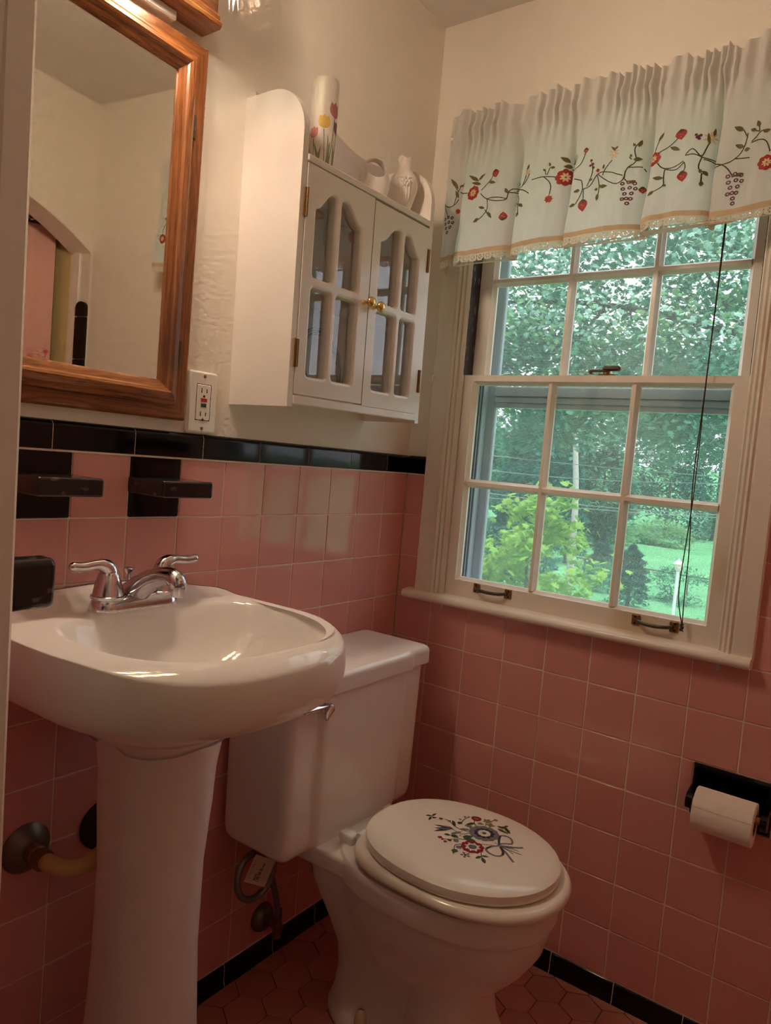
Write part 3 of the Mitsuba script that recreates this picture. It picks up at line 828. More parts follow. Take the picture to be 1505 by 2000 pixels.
# ------------------------------------------------------------------ black ceramic shelves among the tiles
def soap_shelf(u0, u1, label):
    s = thing('soap_shelf', label, 'soap shelf', 'black ceramic shelves above the sink')
    y0, y1 = -u1 + .001, -u0 - .001
    add('back_plate', cbox(-PL - .001, .0025, y0, y1, ZT - Pz + .001, ZT - .001, .002), 'm_black', s, smooth=50)
    pl = sg.Polygon([(0, y0 + .002), (0, y1 - .002), (.062, y1 - .001), (.090, y1 - .004), (.090, y0 + .004), (.050, y0 + .002)])
    add('shelf', man(m3.Manifold.batch_hull([m3.Manifold.sphere(.004, 16).translate((x, y, z)) for x, y in list(pl.exterior.coords)[:-1] for z in (1.083, 1.104)])), 'm_black_worn', s, smooth=50)
    del labels[s]['group']
soap_shelf(yc[7], yc[8], 'black ceramic shelf set in the tiles under the mirror, second one, nearer the outlet')
soap_shelf(yc[9], yc[10], 'black ceramic shelf set in the tiles under the mirror, beside the door frame')
# the towel bar end on the door wall
tb = thing('towel_post', 'black ceramic bracket with worn top beside the door frame over the sink', 'wall bracket')
add('post', rbox(.226, .262, -D - .002, -1.137, .956, 1.019, .010), 'm_black_worn', tb, smooth=50)
add('base_plate', cbox(.205, .283, -D - .002, -D + .012, .935, 1.040, .006), 'm_black', tb, smooth=50)

# ------------------------------------------------------------------ toilet paper
tp = thing('paper_holder', 'black ceramic recessed toilet paper holder in the window wall', 'paper holder')
o = sg.box(TPX0 + .001, TPZ0 + .001, TPX1 - .001, TPZ1 - .001)
rim_in = sg.box(TPX0 + .013, TPZ0 + .012, TPX1 - .013, TPZ1 - .012)
rim = []
for off, yy in ((0, PL), (0, -.004), (.004, -.009), (.009, -.009), (.013, -.003), (.014, .05)):
    rim.append(np.array([[TPX0 + .001 + off, yy, TPZ0 + .001 + off], [TPX1 - .001 - off, yy, TPZ0 + .001 + off], [TPX1 - .001 - off, yy, TPZ1 - .001 - off], [TPX0 + .001 + off, yy, TPZ1 - .001 - off]]))
add('rim', loft(rim, False, True), 'm_black', tp, smooth=25)
for x0, x1 in ((TPX0 + .003, TPX0 + .015), (TPX1 - .015, TPX1 - .003)):
    h = [m3.Manifold.cylinder(.012, .017, .017, 24).rotate((0, 90, 0)).translate((x0, -.048, .533)), m3.Manifold.cube((.012, .02, .05)).translate((x0, -.012, .505))]
    add('ear', man(m3.Manifold.batch_hull(h)), 'm_black', tp, smooth=35)
add('spindle', lathe([(.0005, TPX0 + .012), (.0075, TPX0 + .012), (.0075, TPX1 - .012), (.0005, TPX1 - .012)], 24, (0, -.048, .533), 'x'), 'm_spindle', tp, smooth=40, label='wooden spindle')
ro = thing('paper_roll', 'white toilet paper roll on the black holder by the window wall', 'toilet paper')
RX0, RX1, RR = .814, .925, .043
rc = (0, -.048, .522)
scene['m_roll'] = two({'type': 'bumpmap', 'arbitrary': mikit.proc(lambda p, n, uv: mikit.fbm(p.x * 420, p.y * 420, p.z * 420, 2)), 'scale': 0.0009, 'bsdf': P((0.80, 0.74, 0.66), 0.95, 0.1)})
add('paper', lathe([(.0205, RX0), (RR - .001, RX0), (RR, RX0 + .001), (RR, RX1 - .001), (RR - .001, RX1), (.0205, RX1)], 64, rc, 'x', False, False), 'm_roll', ro, smooth=40)
add('core', lathe([(.0206, RX0 + .0003), (.0206, RX1 - .0003), (.0195, RX1 - .0003), (.0195, RX0 + .0003)], 48, rc, 'x', False, False), 'm_card', ro, smooth=40)
th = np.linspace(math.radians(95), math.radians(158), 22)          # the loose sheet over the front
sh = [np.array([[x, rc[1] + (RR + .0012) * math.cos(t), rc[2] + (RR + .0012) * math.sin(t)] for x in np.linspace(RX0 + .001, RX1 - .001, 12)]) for t in th]
sh_i = [np.array([[x, rc[1] + (RR + .0002) * math.cos(t), rc[2] + (RR + .0002) * math.sin(t)] for x in np.linspace(RX0 + .001, RX1 - .001, 12)]) for t in th]
m = loft(sh, False, False, closed=False); m2 = loft(sh_i, False, False, closed=False)
add('loose_sheet', cat_(m, m2, loft([sh[-1], sh_i[-1]], False, False, closed=False)), 'm_paper', ro, smooth=40)

# ------------------------------------------------------------------ pedestal sink
sk = thing('pedestal_sink', 'white pedestal sink under the mirror', 'sink')
SY = -0.896
def ledge(r):
    r = r.copy()
    w = np.clip((.085 - r[:, 0]) / .06, 0, 1); w = w * w * (3 - 2 * w)
    y = r[:, 1] - SY
    q = np.clip((r[:, 0] - .27) / .18, 0, 1); q = .12 + .70 * q * q * (3 - 2 * q)
    r[:, 2] = .8955 - (.8955 - r[:, 2]) * q
    r[:, 2] += w * (np.maximum(.8960 - r[:, 2], 0) + .0035 + .027 * np.exp(-(np.abs(y) / .16) ** 3))
    return r
def SR(xb, xf, hw, z, nf=2.45, nb=7.0, bump=False):
    r = superring(xb, xf, hw, z, nf, nb, xc=.20, cy=SY, n=128)
    return ledge(r) if bump else r
def SI(xb, xf, hw, z, nf=2.6, nb=3.0):
    return superring(xb, xf, hw, z, nf, nb, xc=.235, cy=SY + .018, n=128)
inner = [SI(.20, .27, .035, .772), SI(.17, .31, .08, .774), SI(.135, .352, .13, .788), SI(.113, .378, .165, .815), SI(.100, .391, .182, .845), SI(.092, .398, .190, .872), SI(.086, .403, .195, .886), SI(.080, .408, .199, .8925), SI(.074, .413, .203, .895)]
top = [SR(.062, .420, .2115, .8935, bump=True), SR(.045, .429, .2205, .8890, bump=True), SR(.025, .438, .229, .8830, bump=True), SR(.010, .446, .2365, .8755, bump=True), SR(.0, .450, .240, .8685, bump=True)]
outer = [SR(.0, .4528, .2423, .861), SR(0, .4535, .243, .852), SR(0, .453, .2425, .838), SR(0, .4505, .2405, .822), SR(0, .444, .234, .809), SR(.003, .428, .219, .7965), SR(.010, .400, .196, .7835), SR(.026, .363, .166, .7685), SR(.048, .327, .137, .752), SR(.07, .297, .112, .736), SR(.085, .277, .096, .721), SR(.10, .268, .09, .708)]
add('basin', loft((inner + top + outer)[::-1], True, True), 'm_porcelain', sk, smooth=50)
px_, py_ = 0.174, -0.897
ped = [superring(px_ - a, px_ + b, c, z, 2.3, 2.6, px_, py_, 72) for z, a, b, c in ((0, .10, .125, .112), (.02, .10, .125, .112), (.05, .095, .115, .104), (.12, .085, .098, .094), (.22, .078, .086, .085), (.36, .074, .078, .079), (.50, .073, .078, .079), (.60, .076, .086, .085), (.66, .077, .089, .087), (.70, .079, .095, .092), (.735, .081, .099, .096))]
add('pedestal', loft(ped, True, True), 'm_porcelain', sk, smooth=50)
add('drain', lathe([(.0005, .7745), (.012, .7745), (.013, .776), (.021, .7765), (.022, .7735)], 32, (.235, SY + .018, 0)), 'm_chrome', sk, smooth=40)

# ------------------------------------------------------------------ faucet
fc = thing('faucet', 'chrome two handle faucet on the white pedestal sink', 'faucet')
FX, FYc, FZ = 0.085, -0.895, 0.8995
def cap_ring(hx, hy, z, n=64):
    a = np.arange(n) * 2 * PI / n
    r = hx; L = hy - hx
    x, y = r * np.cos(a), r * np.sin(a) + np.sign(np.sin(a)) * L
    return np.stack([FX + x, FYc + y, np.full(n, z)], 1)
base = loft([cap_ring(.028, .0785, FZ), cap_ring(.028, .0785, FZ + .004), cap_ring(.0265, .077, FZ + .012), cap_ring(.022, .0725, FZ + .019), cap_ring(.016, .066, FZ + .021)], True, True)
add('base_plate', base, 'm_chrome', fc, smooth=40)
sp = spline([(FX - .010, FYc, FZ + .015), (FX + .012, FYc, FZ + .032), (FX + .045, FYc, FZ + .052), (FX + .078, FYc, FZ + .0615), (FX + .100, FYc, FZ + .060), (FX + .110, FYc, FZ + .050)], 40)
t = np.linspace(0, 1, 40)
add('spout', cat_(tube(sp, np.interp(t, [0, .2, .5, .8, .95, 1], [.024, .021, .0165, .0148, .0142, .0125]), 28, flat=1.0, up=[0, 1, 0]),
                  lathe([(.0005, FZ + .034), (.0095, FZ + .034), (.0105, FZ + .037), (.0105, FZ + .050), (.0005, FZ + .052)], 28, (FX + .107, FYc, 0))), 'm_chrome', fc, smooth=50)
add('lift_rod', cat_(tube([(FX - .020, FYc, FZ + .015), (FX - .020, FYc, FZ + .052)], .0026, 10), lathe([(.0005, FZ + .051), (.0045, FZ + .051), (.0085, FZ + .058), (.0085, FZ + .061), (.0005, FZ + .062)], 20, (FX - .020, FYc, 0))), 'm_chrome', fc, smooth=40)
for s in (-1, 1):
    y = FYc + s * .0508
    h = thing(fc + '__handle')
    add('stem', lathe([(.0005, FZ + .018), (.0265, FZ + .018), (.0265, FZ + .0225), (.0245, FZ + .0235), (.0235, FZ + .027), (.0200, FZ + .043), (.0165, FZ + .055), (.0135, FZ + .060), (.0005, FZ + .062)], 36, (FX, y, 0)), 'm_chrome', h, smooth=45)
    p = spline([(FX, y + s * .000, FZ + .046), (FX, y + s * .002, FZ + .065), (FX + .001, y + s * .016, FZ + .0725), (FX + .003, y + s * .046, FZ + .0715), (FX + .005, y + s * .071, FZ + .0745)], 34)
    t = np.linspace(0, 1, 34)
    add('lever', tube(p, np.interp(t, [0, .25, .45, .8, .96, 1], [.015, .0125, .0085, .0078, .0072, .003]), 20), 'm_chrome', h, smooth=50)

# sink waste pipe and supply behind the pedestal
wp = thing('waste_pipe', 'corroded wall flange and cream drain pipe behind the sink pedestal', 'pipe')
WY, WZ = -1.012, 0.497
add('flange', lathe([(.040, -.001), (.041, .003), (.036, .009), (.024, .017), (.017, .021), (.0005, .021)], 40, (0, WY, WZ), 'x'), 'm_nickel', wp, smooth=50)
add('nut', cat_(lathe([(.0165, .018), (.0165, .036), (.0145, .038), (.0145, .044), (.017, .045), (.017, .060), (.0005, .061)], 8, (0, WY, WZ), 'x')), 'm_old_brass', wp, smooth=20)
add('pipe', tube(spline([(.055, WY, WZ), (.075, WY + .008, WZ - .004), (.092, WY + .035, WZ - .010), (.098, WY + .07, WZ - .002), (.098, WY + .10, WZ + .02), (.10, WY + .115, WZ + .12), (.11, WY + .115, WZ + .21)], 40), .0135, 16), 'm_pipe', wp, smooth=True)
df = thing('drain_flange', 'black drain flange on the tiles half hidden behind the sink pedestal', 'flange')
add('flange', lathe([(.043, -.001), (.043, .004), (.030, .012), (.020, .015), (.0005, .016)], 36, (0, -.873, .487), 'x'), 'm_rubber', df, smooth=50)

# ------------------------------------------------------------------ toilet
to = thing('toilet', 'white toilet with a flower printed lid in the corner under the window', 'toilet')
TY = -0.375
def plan(y0, y1, x0, x1, bump, f0, f1, ch, r, n=160):
    """tank outline: the middle of the front stands proud between chamfers"""
    p = sg.Polygon([(x0, y0), (x1, y0), (x1, y0 + f0), (x1 + bump, y0 + f0 + ch), (x1 + bump, y1 - f1 - ch), (x1, y1 - f1), (x1, y1), (x0, y1)])
    p = p.buffer(-r).buffer(r, quad_segs=8).buffer(.004).buffer(-.004)
    e = p.exterior
    return np.array([e.interpolate(e.length * k / n).coords[0] for k in range(n)])
def rings_of(P2, levels):
    """levels: (z, inset from the outline)"""
    c = P2.mean(0)
    half = (P2.max(0) - P2.min(0)) / 2
    mid = (P2.max(0) + P2.min(0)) / 2
    out = []
    for z, i in levels:
        s = (half - i) / half
        q = mid + (P2 - mid) * s
        out.append(np.column_stack([q, np.full(len(q), z)]))
    return out
tp2 = plan(-.604, -.146, .012, .196, .012, .072, .072, .018, .018)
add('tank', loft(rings_of(tp2, [(.362, .035), (.363, .024), (.368, .014), (.378, .007), (.395, .004), (.55, .002), (.70, 0)]), True, True), 'm_porcelain', to, smooth=50)
lp2 = plan(-.612, -.137, .004, .208, .010, .075, .075, .018, .012)
add('tank_lid', loft(rings_of(lp2, [(.699, .004), (.6995, .001), (.702, 0), (.728, 0), (.734, .0015), (.739, .005), (.742, .011), (.743, .018)]), True, True), 'm_porcelain', to, smooth=50)
lv_ = thing(to + '__flush_lever')
add('boss', lathe([(.0005, .199), (.011, .199), (.012, .203), (.010, .210), (.0005, .211)], 24, (0, -.520, .672), 'x'), 'm_chrome', lv_, smooth=40)
add('arm', man(m3.Manifold.batch_hull([m3.Manifold.sphere(r, 20).translate(p) for r, p in ((.0045, (.212, -.520, .678)), (.0050, (.216, -.545, .681)), (.0042, (.217, -.597, .684)), (.0040, (.212, -.598, .690)))])
                .__add__(m3.Manifold.batch_hull([m3.Manifold.sphere(r, 20).translate(p) for r, p in ((.0065, (.212, -.514, .676)), (.0060, (.213, -.526, .662)), (.0045, (.217, -.530, .656)), (.005, (.216, -.512, .672))) ]))), 'm_chrome', lv_, smooth=40)
# bowl and foot, one casting
def egg(xb, xf, hw, z, nf=2.2, nb=2.6, xc=None):
    return superring(xb, xf, hw, z, nf, nb, xc, TY, 96)
bowl = loft([egg(.30, .50, .055, .14), egg(.275, .535, .078, .165), egg(.25, .580, .106, .20), egg(.232, .614, .131, .24), egg(.222, .638, .150, .28), egg(.217, .646, .157, .315), egg(.2155, .6485, .159, .332), egg(.213, .653, .1635, .336), egg(.211, .656, .166, .342), egg(.210, .659, .168, .370), egg(.212, .657, .166, .380), egg(.216, .653, .162, .384)], True, True)
foot = loft([superring(.385, .580, .128, 0, 3, 3, None, TY), superring(.385, .580, .128, .012, 3, 3, None, TY), superring(.39, .568, .116, .03, 3, 3, None, TY), superring(.40, .548, .098, .08, 3, 3, None, TY), superring(.40, .537, .086, .15, 3, 3, None, TY), superring(.39, .55, .086, .24, 3, 3, None, TY)], True, True)
rear = loft([superring(.190, .50, .088, 0, 3.5, 3, None, TY), superring(.190, .50, .088, .014, 3.5, 3, None, TY), superring(.198, .49, .074, .040, 3.5, 3, None, TY), superring(.202, .48, .068, .09, 3.5, 3, None, TY), superring(.196, .48, .071, .14, 3.5, 3, None, TY), superring(.180, .48, .090, .20, 3.5, 3.5, None, TY), superring(.165, .48, .110, .255, 3.5, 4, None, TY), superring(.155, .46, .122, .30, 3.5, 5, None, TY), superring(.150, .45, .128, .355, 3.5, 6, None, TY)], True, True)
ledge_ = rbox(.085, .40, TY - .136, TY + .128, .338, .3785, .009)
flange = loft([superring(.19 + i, .46, .100 - i, z, 2.4, 2.2, .32, TY) for z, i in ((0, 0), (.010, .0), (.018, .004), (.026, .014), (.034, .032))], True, True)
body = to_man(bowl) + to_man(foot) + to_man(rear) + to_man(ledge_) + to_man(flange)
add('bowl', man(body), 'm_porcelain', to, smooth=38)
for y in (TY - .084, TY + .084):
    add('bolt_cap', lathe([(.013, .020), (.0135, .026), (.0125, .042), (.009, .053), (.0005, .057)], 24, (.312, y, 0)), 'm_cream_cap', to, smooth=60)
seat = [egg(.262 + i, .677 - i, .173 - i, z, 2.15, 3.2, .47) for z, i in ((.3925, .012), (.393, .006), (.396, .0015), (.401, .0005), (.406, .0015), (.411, .005), (.4135, .011), (.414, .03))]
add('seat', loft(seat, True, True), 'm_seat', to, smooth=50)
LXB, LXF, LHW, LXC = .266, .655, .1645, .465
LN, LB = 2.02, 2.3
def lid_rho(x, y):
    n = np.where(x >= LXC, LN, LB)
    a = np.where(x >= LXC, LXF - LXC, LXC - LXB)
    return (np.abs((x - LXC) / a) ** n + np.abs((y - TY) / LHW) ** n) ** (1 / n)
def lid_z(rho):
    return .4455 - .0035 * rho ** 2 - .0075 * np.clip(rho, 0, 1) ** 14
def lid_ring(rho, z):
    r = superring(LXB, LXF, LHW, z, LN, LB, LXC, TY, 96)
    r[:, 0] = LXC + (r[:, 0] - LXC) * rho; r[:, 1] = TY + (r[:, 1] - TY) * rho
    return r
lid = [lid_ring(.93, .4155), lid_ring(.975, .4160), lid_ring(.995, .4185), lid_ring(1.0, .4225), lid_ring(1.0, .428)] + [lid_ring(q, lid_z(q)) for q in (.995, .985, .97, .95, .92, .88, .82, .74, .62, .48, .32, .15)]
ld = add('lid', loft(lid, True, True), 'm_seat', to, smooth=50)
for y in (TY - .078, TY + .076):
    h = thing(to + '__hinge')
    add('foot', cbox(.226, .256, y - .013, y + .013, .378, .392, .004), 'm_white_plastic', h, smooth=40)
    add('cap', rbox(.222, .258, y - .015, y + .012, .388, .404, .005), 'm_white_plastic', h, smooth=40)
    add('barrel', lathe([(.0005, y - .004), (.0085, y - .004), (.009, y - .002), (.009, y + .016), (.0075, y + .0165), (.0075, y + .018), (.009, y + .0185), (.009, y + .036), (.0005, y + .036)], 20, (.268, 0, .404), 'y'), 'm_white_plastic', h, smooth=40)

# the printed bouquet: drawn in a flat sheet (u to the stems, v across), laid on the lid
def UV(u, v):
    return (.483 + 1.22e-4 * (u - 780) + 1.61e-4 * (v - 395), -.328 + 1.22e-4 * (u - 780) - 2.94e-4 * (v - 395))
def on_lid(p):
    return np.column_stack([p, lid_z(lid_rho(p[:, 0], p[:, 1])) + .0004])
def lp(poly, col, name='printed_flower', lift=0):
    m = decal(poly, .004, on_lid)
    if m is not None:
        m.vertices[:, 2] += lift
        add(name, m, 'm_ink_' + col, ld)
def us(pts, w, col, name='printed_stem', lift=0):
    lp(stroke([UV(*q) for q in pts], w), col, name, lift)
def ul(u, v, u2, v2, w, col, lift=0.0001):
    a, b = np.array(UV(u, v)), np.array(UV(u2, v2)); d = b - a
    lp(leaf_poly(*a, math.degrees(math.atan2(d[1], d[0])), np.hypot(*d), w), col, 'printed_leaf', lift)
for q in ([(600, 380), (480, 340), (400, 290), (300, 215), (240, 205), (120, 175), (50, 160)], [(620, 390), (500, 400), (380, 335), (330, 320)], [(680, 300), (660, 240), (685, 215)], [(690, 290), (620, 265), (560, 285), (545, 310)], [(800, 300), (815, 230)], [(600, 480), (470, 460), (330, 465), (250, 440)], [(520, 520), (450, 525), (430, 580)], [(740, 610), (745, 660), (770, 720)], [(860, 240), (900, 225), (940, 220)], [(500, 270), (530, 220), (600, 185)]):
    us(q, .0016, 'darkolive')
for a in ((50, 160, 130, 165, .006), (130, 170, 180, 135, .006), (120, 180, 95, 230, .006), (130, 190, 190, 200, .006), (740, 655, 670, 680, .007), (745, 650, 830, 665, .007), (750, 670, 785, 735, .008), (660, 260, 560, 290, .009), (380, 410, 480, 450, .012), (520, 440, 650, 435, .013), (530, 450, 680, 490, .013), (390, 230, 430, 320, .007), (450, 255, 515, 275, .012), (300, 400, 380, 420, .008), (350, 480, 390, 470, .012)):
    ul(*a, 'green' if a[1] > 400 else 'darkolive')
for a in ((380, 400, 520, 375, .008), (480, 345, 610, 350, .010), (560, 305, 640, 305, .012), (700, 260, 780, 285, .010), (420, 490, 480, 475, .012), (450, 540, 520, 575, .012), (330, 230, 370, 250, .009), (470, 205, 500, 230, .006), (540, 170, 545, 200, .006), (570, 185, 610, 180, .006), (600, 330, 700, 335, .012)):
    ul(*a, 'slate' if a[1] > 300 else 'khaki')
for u, v, n in ((825, 235, 5), (860, 290, 4), (930, 220, 3)):
    x, y = UV(u, v); lp(petals(x, y, n, .000, .0115 if n > 3 else .006, .007, 20), 'khaki', lift=.0001)
# big dark rosette
x, y = UV(780, 395)
lp(unary_union([disc(x + .0225 * math.cos(a), y + .0225 * math.sin(a), .0088) for a in np.arange(12) * PI / 6] + [disc(x, y, .023)]).difference(disc(x, y, .012)), 'slate', lift=.0002)
lp(petals(x, y, 11, .0120, .0225, .0098), 'navy', lift=.0003)
lp(unary_union([disc(x + .0095 * math.cos(a), y + .0095 * math.sin(a), .0040) for a in np.arange(9) * 2 * PI / 9] + [disc(x, y, .0105)]), 'white', lift=.00035)
lp(petals(x, y, 8, 0, .008, .0020), 'khaki', lift=.0005); lp(disc(x, y, .0030), 'darkolive', lift=.0006)
# red rosettes
x, y = UV(685, 205)
lp(unary_union([disc(x + .0075 * math.cos(a), y + .0075 * math.sin(a), .0040) for a in np.arange(8) * PI / 4] + [disc(x, y, .0080)]).difference(disc(x, y, .0045)), 'crimson', lift=.0002); lp(disc(x, y, .0036), 'slate', lift=.0002)
x, y = UV(640, 555)
lp(unary_union([disc(x + .0165 * math.cos(a), y + .0165 * math.sin(a), .0068) for a in np.arange(10) * PI / 5] + [disc(x, y, .0185)]).difference(disc(x, y, .0125)), 'crimson', lift=.0002)
lp(petals(x, y, 8, .006, .0175, .0058, 12), 'white', lift=.0003); lp(disc(x, y, .0078).difference(disc(x, y, .0055)), 'green', lift=.0004); lp(disc(x, y, .0052), 'slate', lift=.0004)
x, y = UV(245, 210)
lp(petals(x, y, 6, .002, .0125, .0065), 'white', lift=.0001); lp(petals(x, y, 5, 0, .0065, .0034, 10), 'crimson', lift=.0003)
for u, v, r in ((255, 440, .006), (320, 490, .005), (285, 465, .0035)):
    x, y = UV(u, v); lp(petals(x, y, 5, 0, r, r * .7), 'crimson')
x, y = UV(490, 420); lp(petals(x, y, 6, .001, .007, .004), 'white'); lp(disc(x, y, .0016), 'crimson', lift=.0002)
# tulip with dark stripes, green shell, small pale bloom, striped bud
for v0, v1, w in ((300, 285, .007), (335, 365, .008), (330, 325, .005)):
    ul(400, 335, 165, v1, w, 'navy', .0002)
ul(390, 325, 250, 300, .006, 'slate', .0003); ul(390, 345, 200, 335, .005, 'slate', .0003)
for u, v in ((400, 590), (420, 620), (455, 605), (475, 600)):
    ul(435, 575, u, v + 10, .006, 'green')
x, y = UV(560, 640)
lp(petals(x, y, 5, .003, .011, .006).difference(disc(x, y, .003)), 'slate'); lp(disc(x, y, .0028), 'navy')
for a in ((940, 300, 1040, 330, .008), (945, 330, 1080, 400, .008), (1000, 300, 1080, 340, .008), (1040, 320, 1100, 400, .008), (1035, 305, 1085, 292, .006)):
    ul(*a, 'darkolive')
for a in ((960, 320, 1050, 345, .003), (990, 350, 1090, 395, .003)):
    ul(*a, 'khaki', .0003)
# bow with its ribbons
us([(955, 540), (950, 470), (985, 420), (1060, 430), (1115, 490), (1100, 520), (1040, 515), (960, 520)], .0044, 'slate', 'printed_ribbon', .0002)
us([(955, 540), (860, 550), (795, 580), (830, 620), (930, 655), (985, 645), (990, 600), (960, 550)], .0044, 'slate', 'printed_ribbon', .0002)
us([(955, 525), (955, 480), (975, 425)], .0040, 'navy', 'printed_ribbon', .0003); us([(985, 645), (992, 605), (962, 552)], .0046, 'navy', 'printed_ribbon', .0003)
us([(860, 550), (800, 575)], .0036, 'navy', 'printed_ribbon', .0003)
us([(960, 540), (1060, 550), (1150, 560), (1240, 560)], .0048, 'slate', 'printed_ribbon', .0002)
us([(960, 550), (1020, 610), (1060, 660), (1105, 720)], .0046, 'slate', 'printed_ribbon', .0002)
for q in ([(960, 545), (1080, 570), (1185, 605)], [(960, 545), (1100, 600), (1220, 645)], [(960, 545), (1050, 590), (1115, 640)], [(960, 540), (1050, 555), (1135, 570)], [(900, 500), (960, 545)], [(720, 520), (830, 530), (950, 545)]):
    us(q, .0015, 'darkolive')

# toilet supply: valve on the wall, braided hose with a loop and its paper tag
sv = thing('toilet_supply', 'wall valve and braided hose under the toilet tank with a paper tag', 'valve')
VY, VZ = -.440, .108
add('flange', lathe([(.032, -.001), (.033, .002), (.030, .010), (.024, .018), (.016, .022), (.0005, .022)], 32, (0, VY, VZ), 'x'), 'm_nickel', sv, smooth=50)
add('valve_body', cat_(lathe([(.0005, .018), (.009, .018), (.009, .064), (.0005, .064)], 18, (0, VY, VZ), 'x'), lathe([(.0005, VZ - .026), (.009, VZ - .026), (.0105, VZ - .018), (.0105, VZ + .006), (.0085, VZ + .012), (.0085, VZ + .022), (.0005, VZ + .022)], 18, (.052, VY, 0))), 'm_old_brass', sv, smooth=40)
hose = spline([(.052, VY, VZ + .018), (.054, VY - .008, .160), (.062, VY - .030, .210), (.070, VY - .056, .262), (.076, VY - .088, .312), (.080, VY - .128, .340), (.085, VY - .166, .322), (.088, VY - .164, .272), (.090, VY - .124, .246), (.094, VY - .088, .262), (.100, VY - .080, .305), (.101, VY - .080, .345)], 110)
add('hose', tube(hose, .0068, 12), 'm_braid', sv, smooth=True)
add('coupling', lathe([(.0005, .335), (.014, .335), (.016, .338), (.016, .358), (.0005, .364)], 10, (.101, VY - .080, 0)), 'm_nickel', sv, smooth=30)
add('ferrule', cat_(*[lathe([(.0005, VZ + .020 + i * .007), (.0088, VZ + .020 + i * .007), (.0088, VZ + .0255 + i * .007), (.0005, VZ + .0255 + i * .007)], 16, (.052, VY, 0)) for i in range(3)]), 'm_nickel', sv, smooth=40)
tg = thing(sv + '__tag')
TX, TZ, TN = np.array([0, .845, -.535]), np.array([0, .535, .845]), np.array([1.0, 0, 0])
TO = np.array([.109, VY - .131, .316])
def tagm(x0, x1, z0, z1, d0, d1):
    return axes(box(x0, x1, z0, z1, d0, d1), TO, TX, TZ, TN)
add('card', tagm(-.036, .036, -.027, .027, 0, .0005), 'm_tagpaper', tg, label='paper tag')
for i in range(12):
    h = .0024 if i % 3 else .0011
    add('bar', tagm(-.004 if i < 8 else .001, .006, -.019 + i * .0030, -.019 + i * .0030 + h * .6, .0006, .0009), 'm_ink', tg)
for i in range(5):
    add('bar', tagm(-.012, -.005, -.019 + i * .0026, -.0178 + i * .0026, .0006, .0009), 'm_ink', tg)
for i in range(9):
    add('print_line', tagm(-.034 + .0008 * (i % 3), -.022 - .0012 * (i % 4), -.018 + i * .0042, -.0172 + i * .0042, .0006, .0009), 'm_braid', tg)
for i in range(6):
    add('print_line', tagm(.014, .026 - .002 * (i % 3), -.010 + i * .0042, -.0094 + i * .0042, .0006, .0009), 'm_braid', tg)

# ------------------------------------------------------------------ valance
scene['m_cloth'] = {'type': 'principledthin', 'base_color': rgb((0.74, 0.72, 0.69)), 'roughness': 0.8, 'diff_trans': 0.95, 'spec_trans': 0.0, 'eta': 1.3}
scene['m_lace'] = {'type': 'principledthin', 'base_color': rgb((0.74, 0.64, 0.50)), 'roughness': 0.8, 'diff_trans': 0.95, 'spec_trans': 0.0, 'eta': 1.3}
scene['m_hem'] = {'type': 'principledthin', 'base_color': rgb((0.62, 0.47, 0.31)), 'roughness': 0.8, 'diff_trans': 0.55, 'spec_trans': 0.0, 'eta': 1.3}
va = thing('window_valance', 'white gathered valance embroidered with flowers and berries over the window', 'curtain')
VL, VT = 1.048, 0.356                 # cloth length along the rod, drop from header to hem
VTOP, VROD = 2.028, 0.050
base_pts = np.array([(0.080, -.002), (0.080, -.050), (.083, -.060), (0.092, -.066), (0.110, -.067), (0.858, -.067)])
_bl = np.r_[0, np.cumsum(np.linalg.norm(np.diff(base_pts, axis=0), axis=1))]
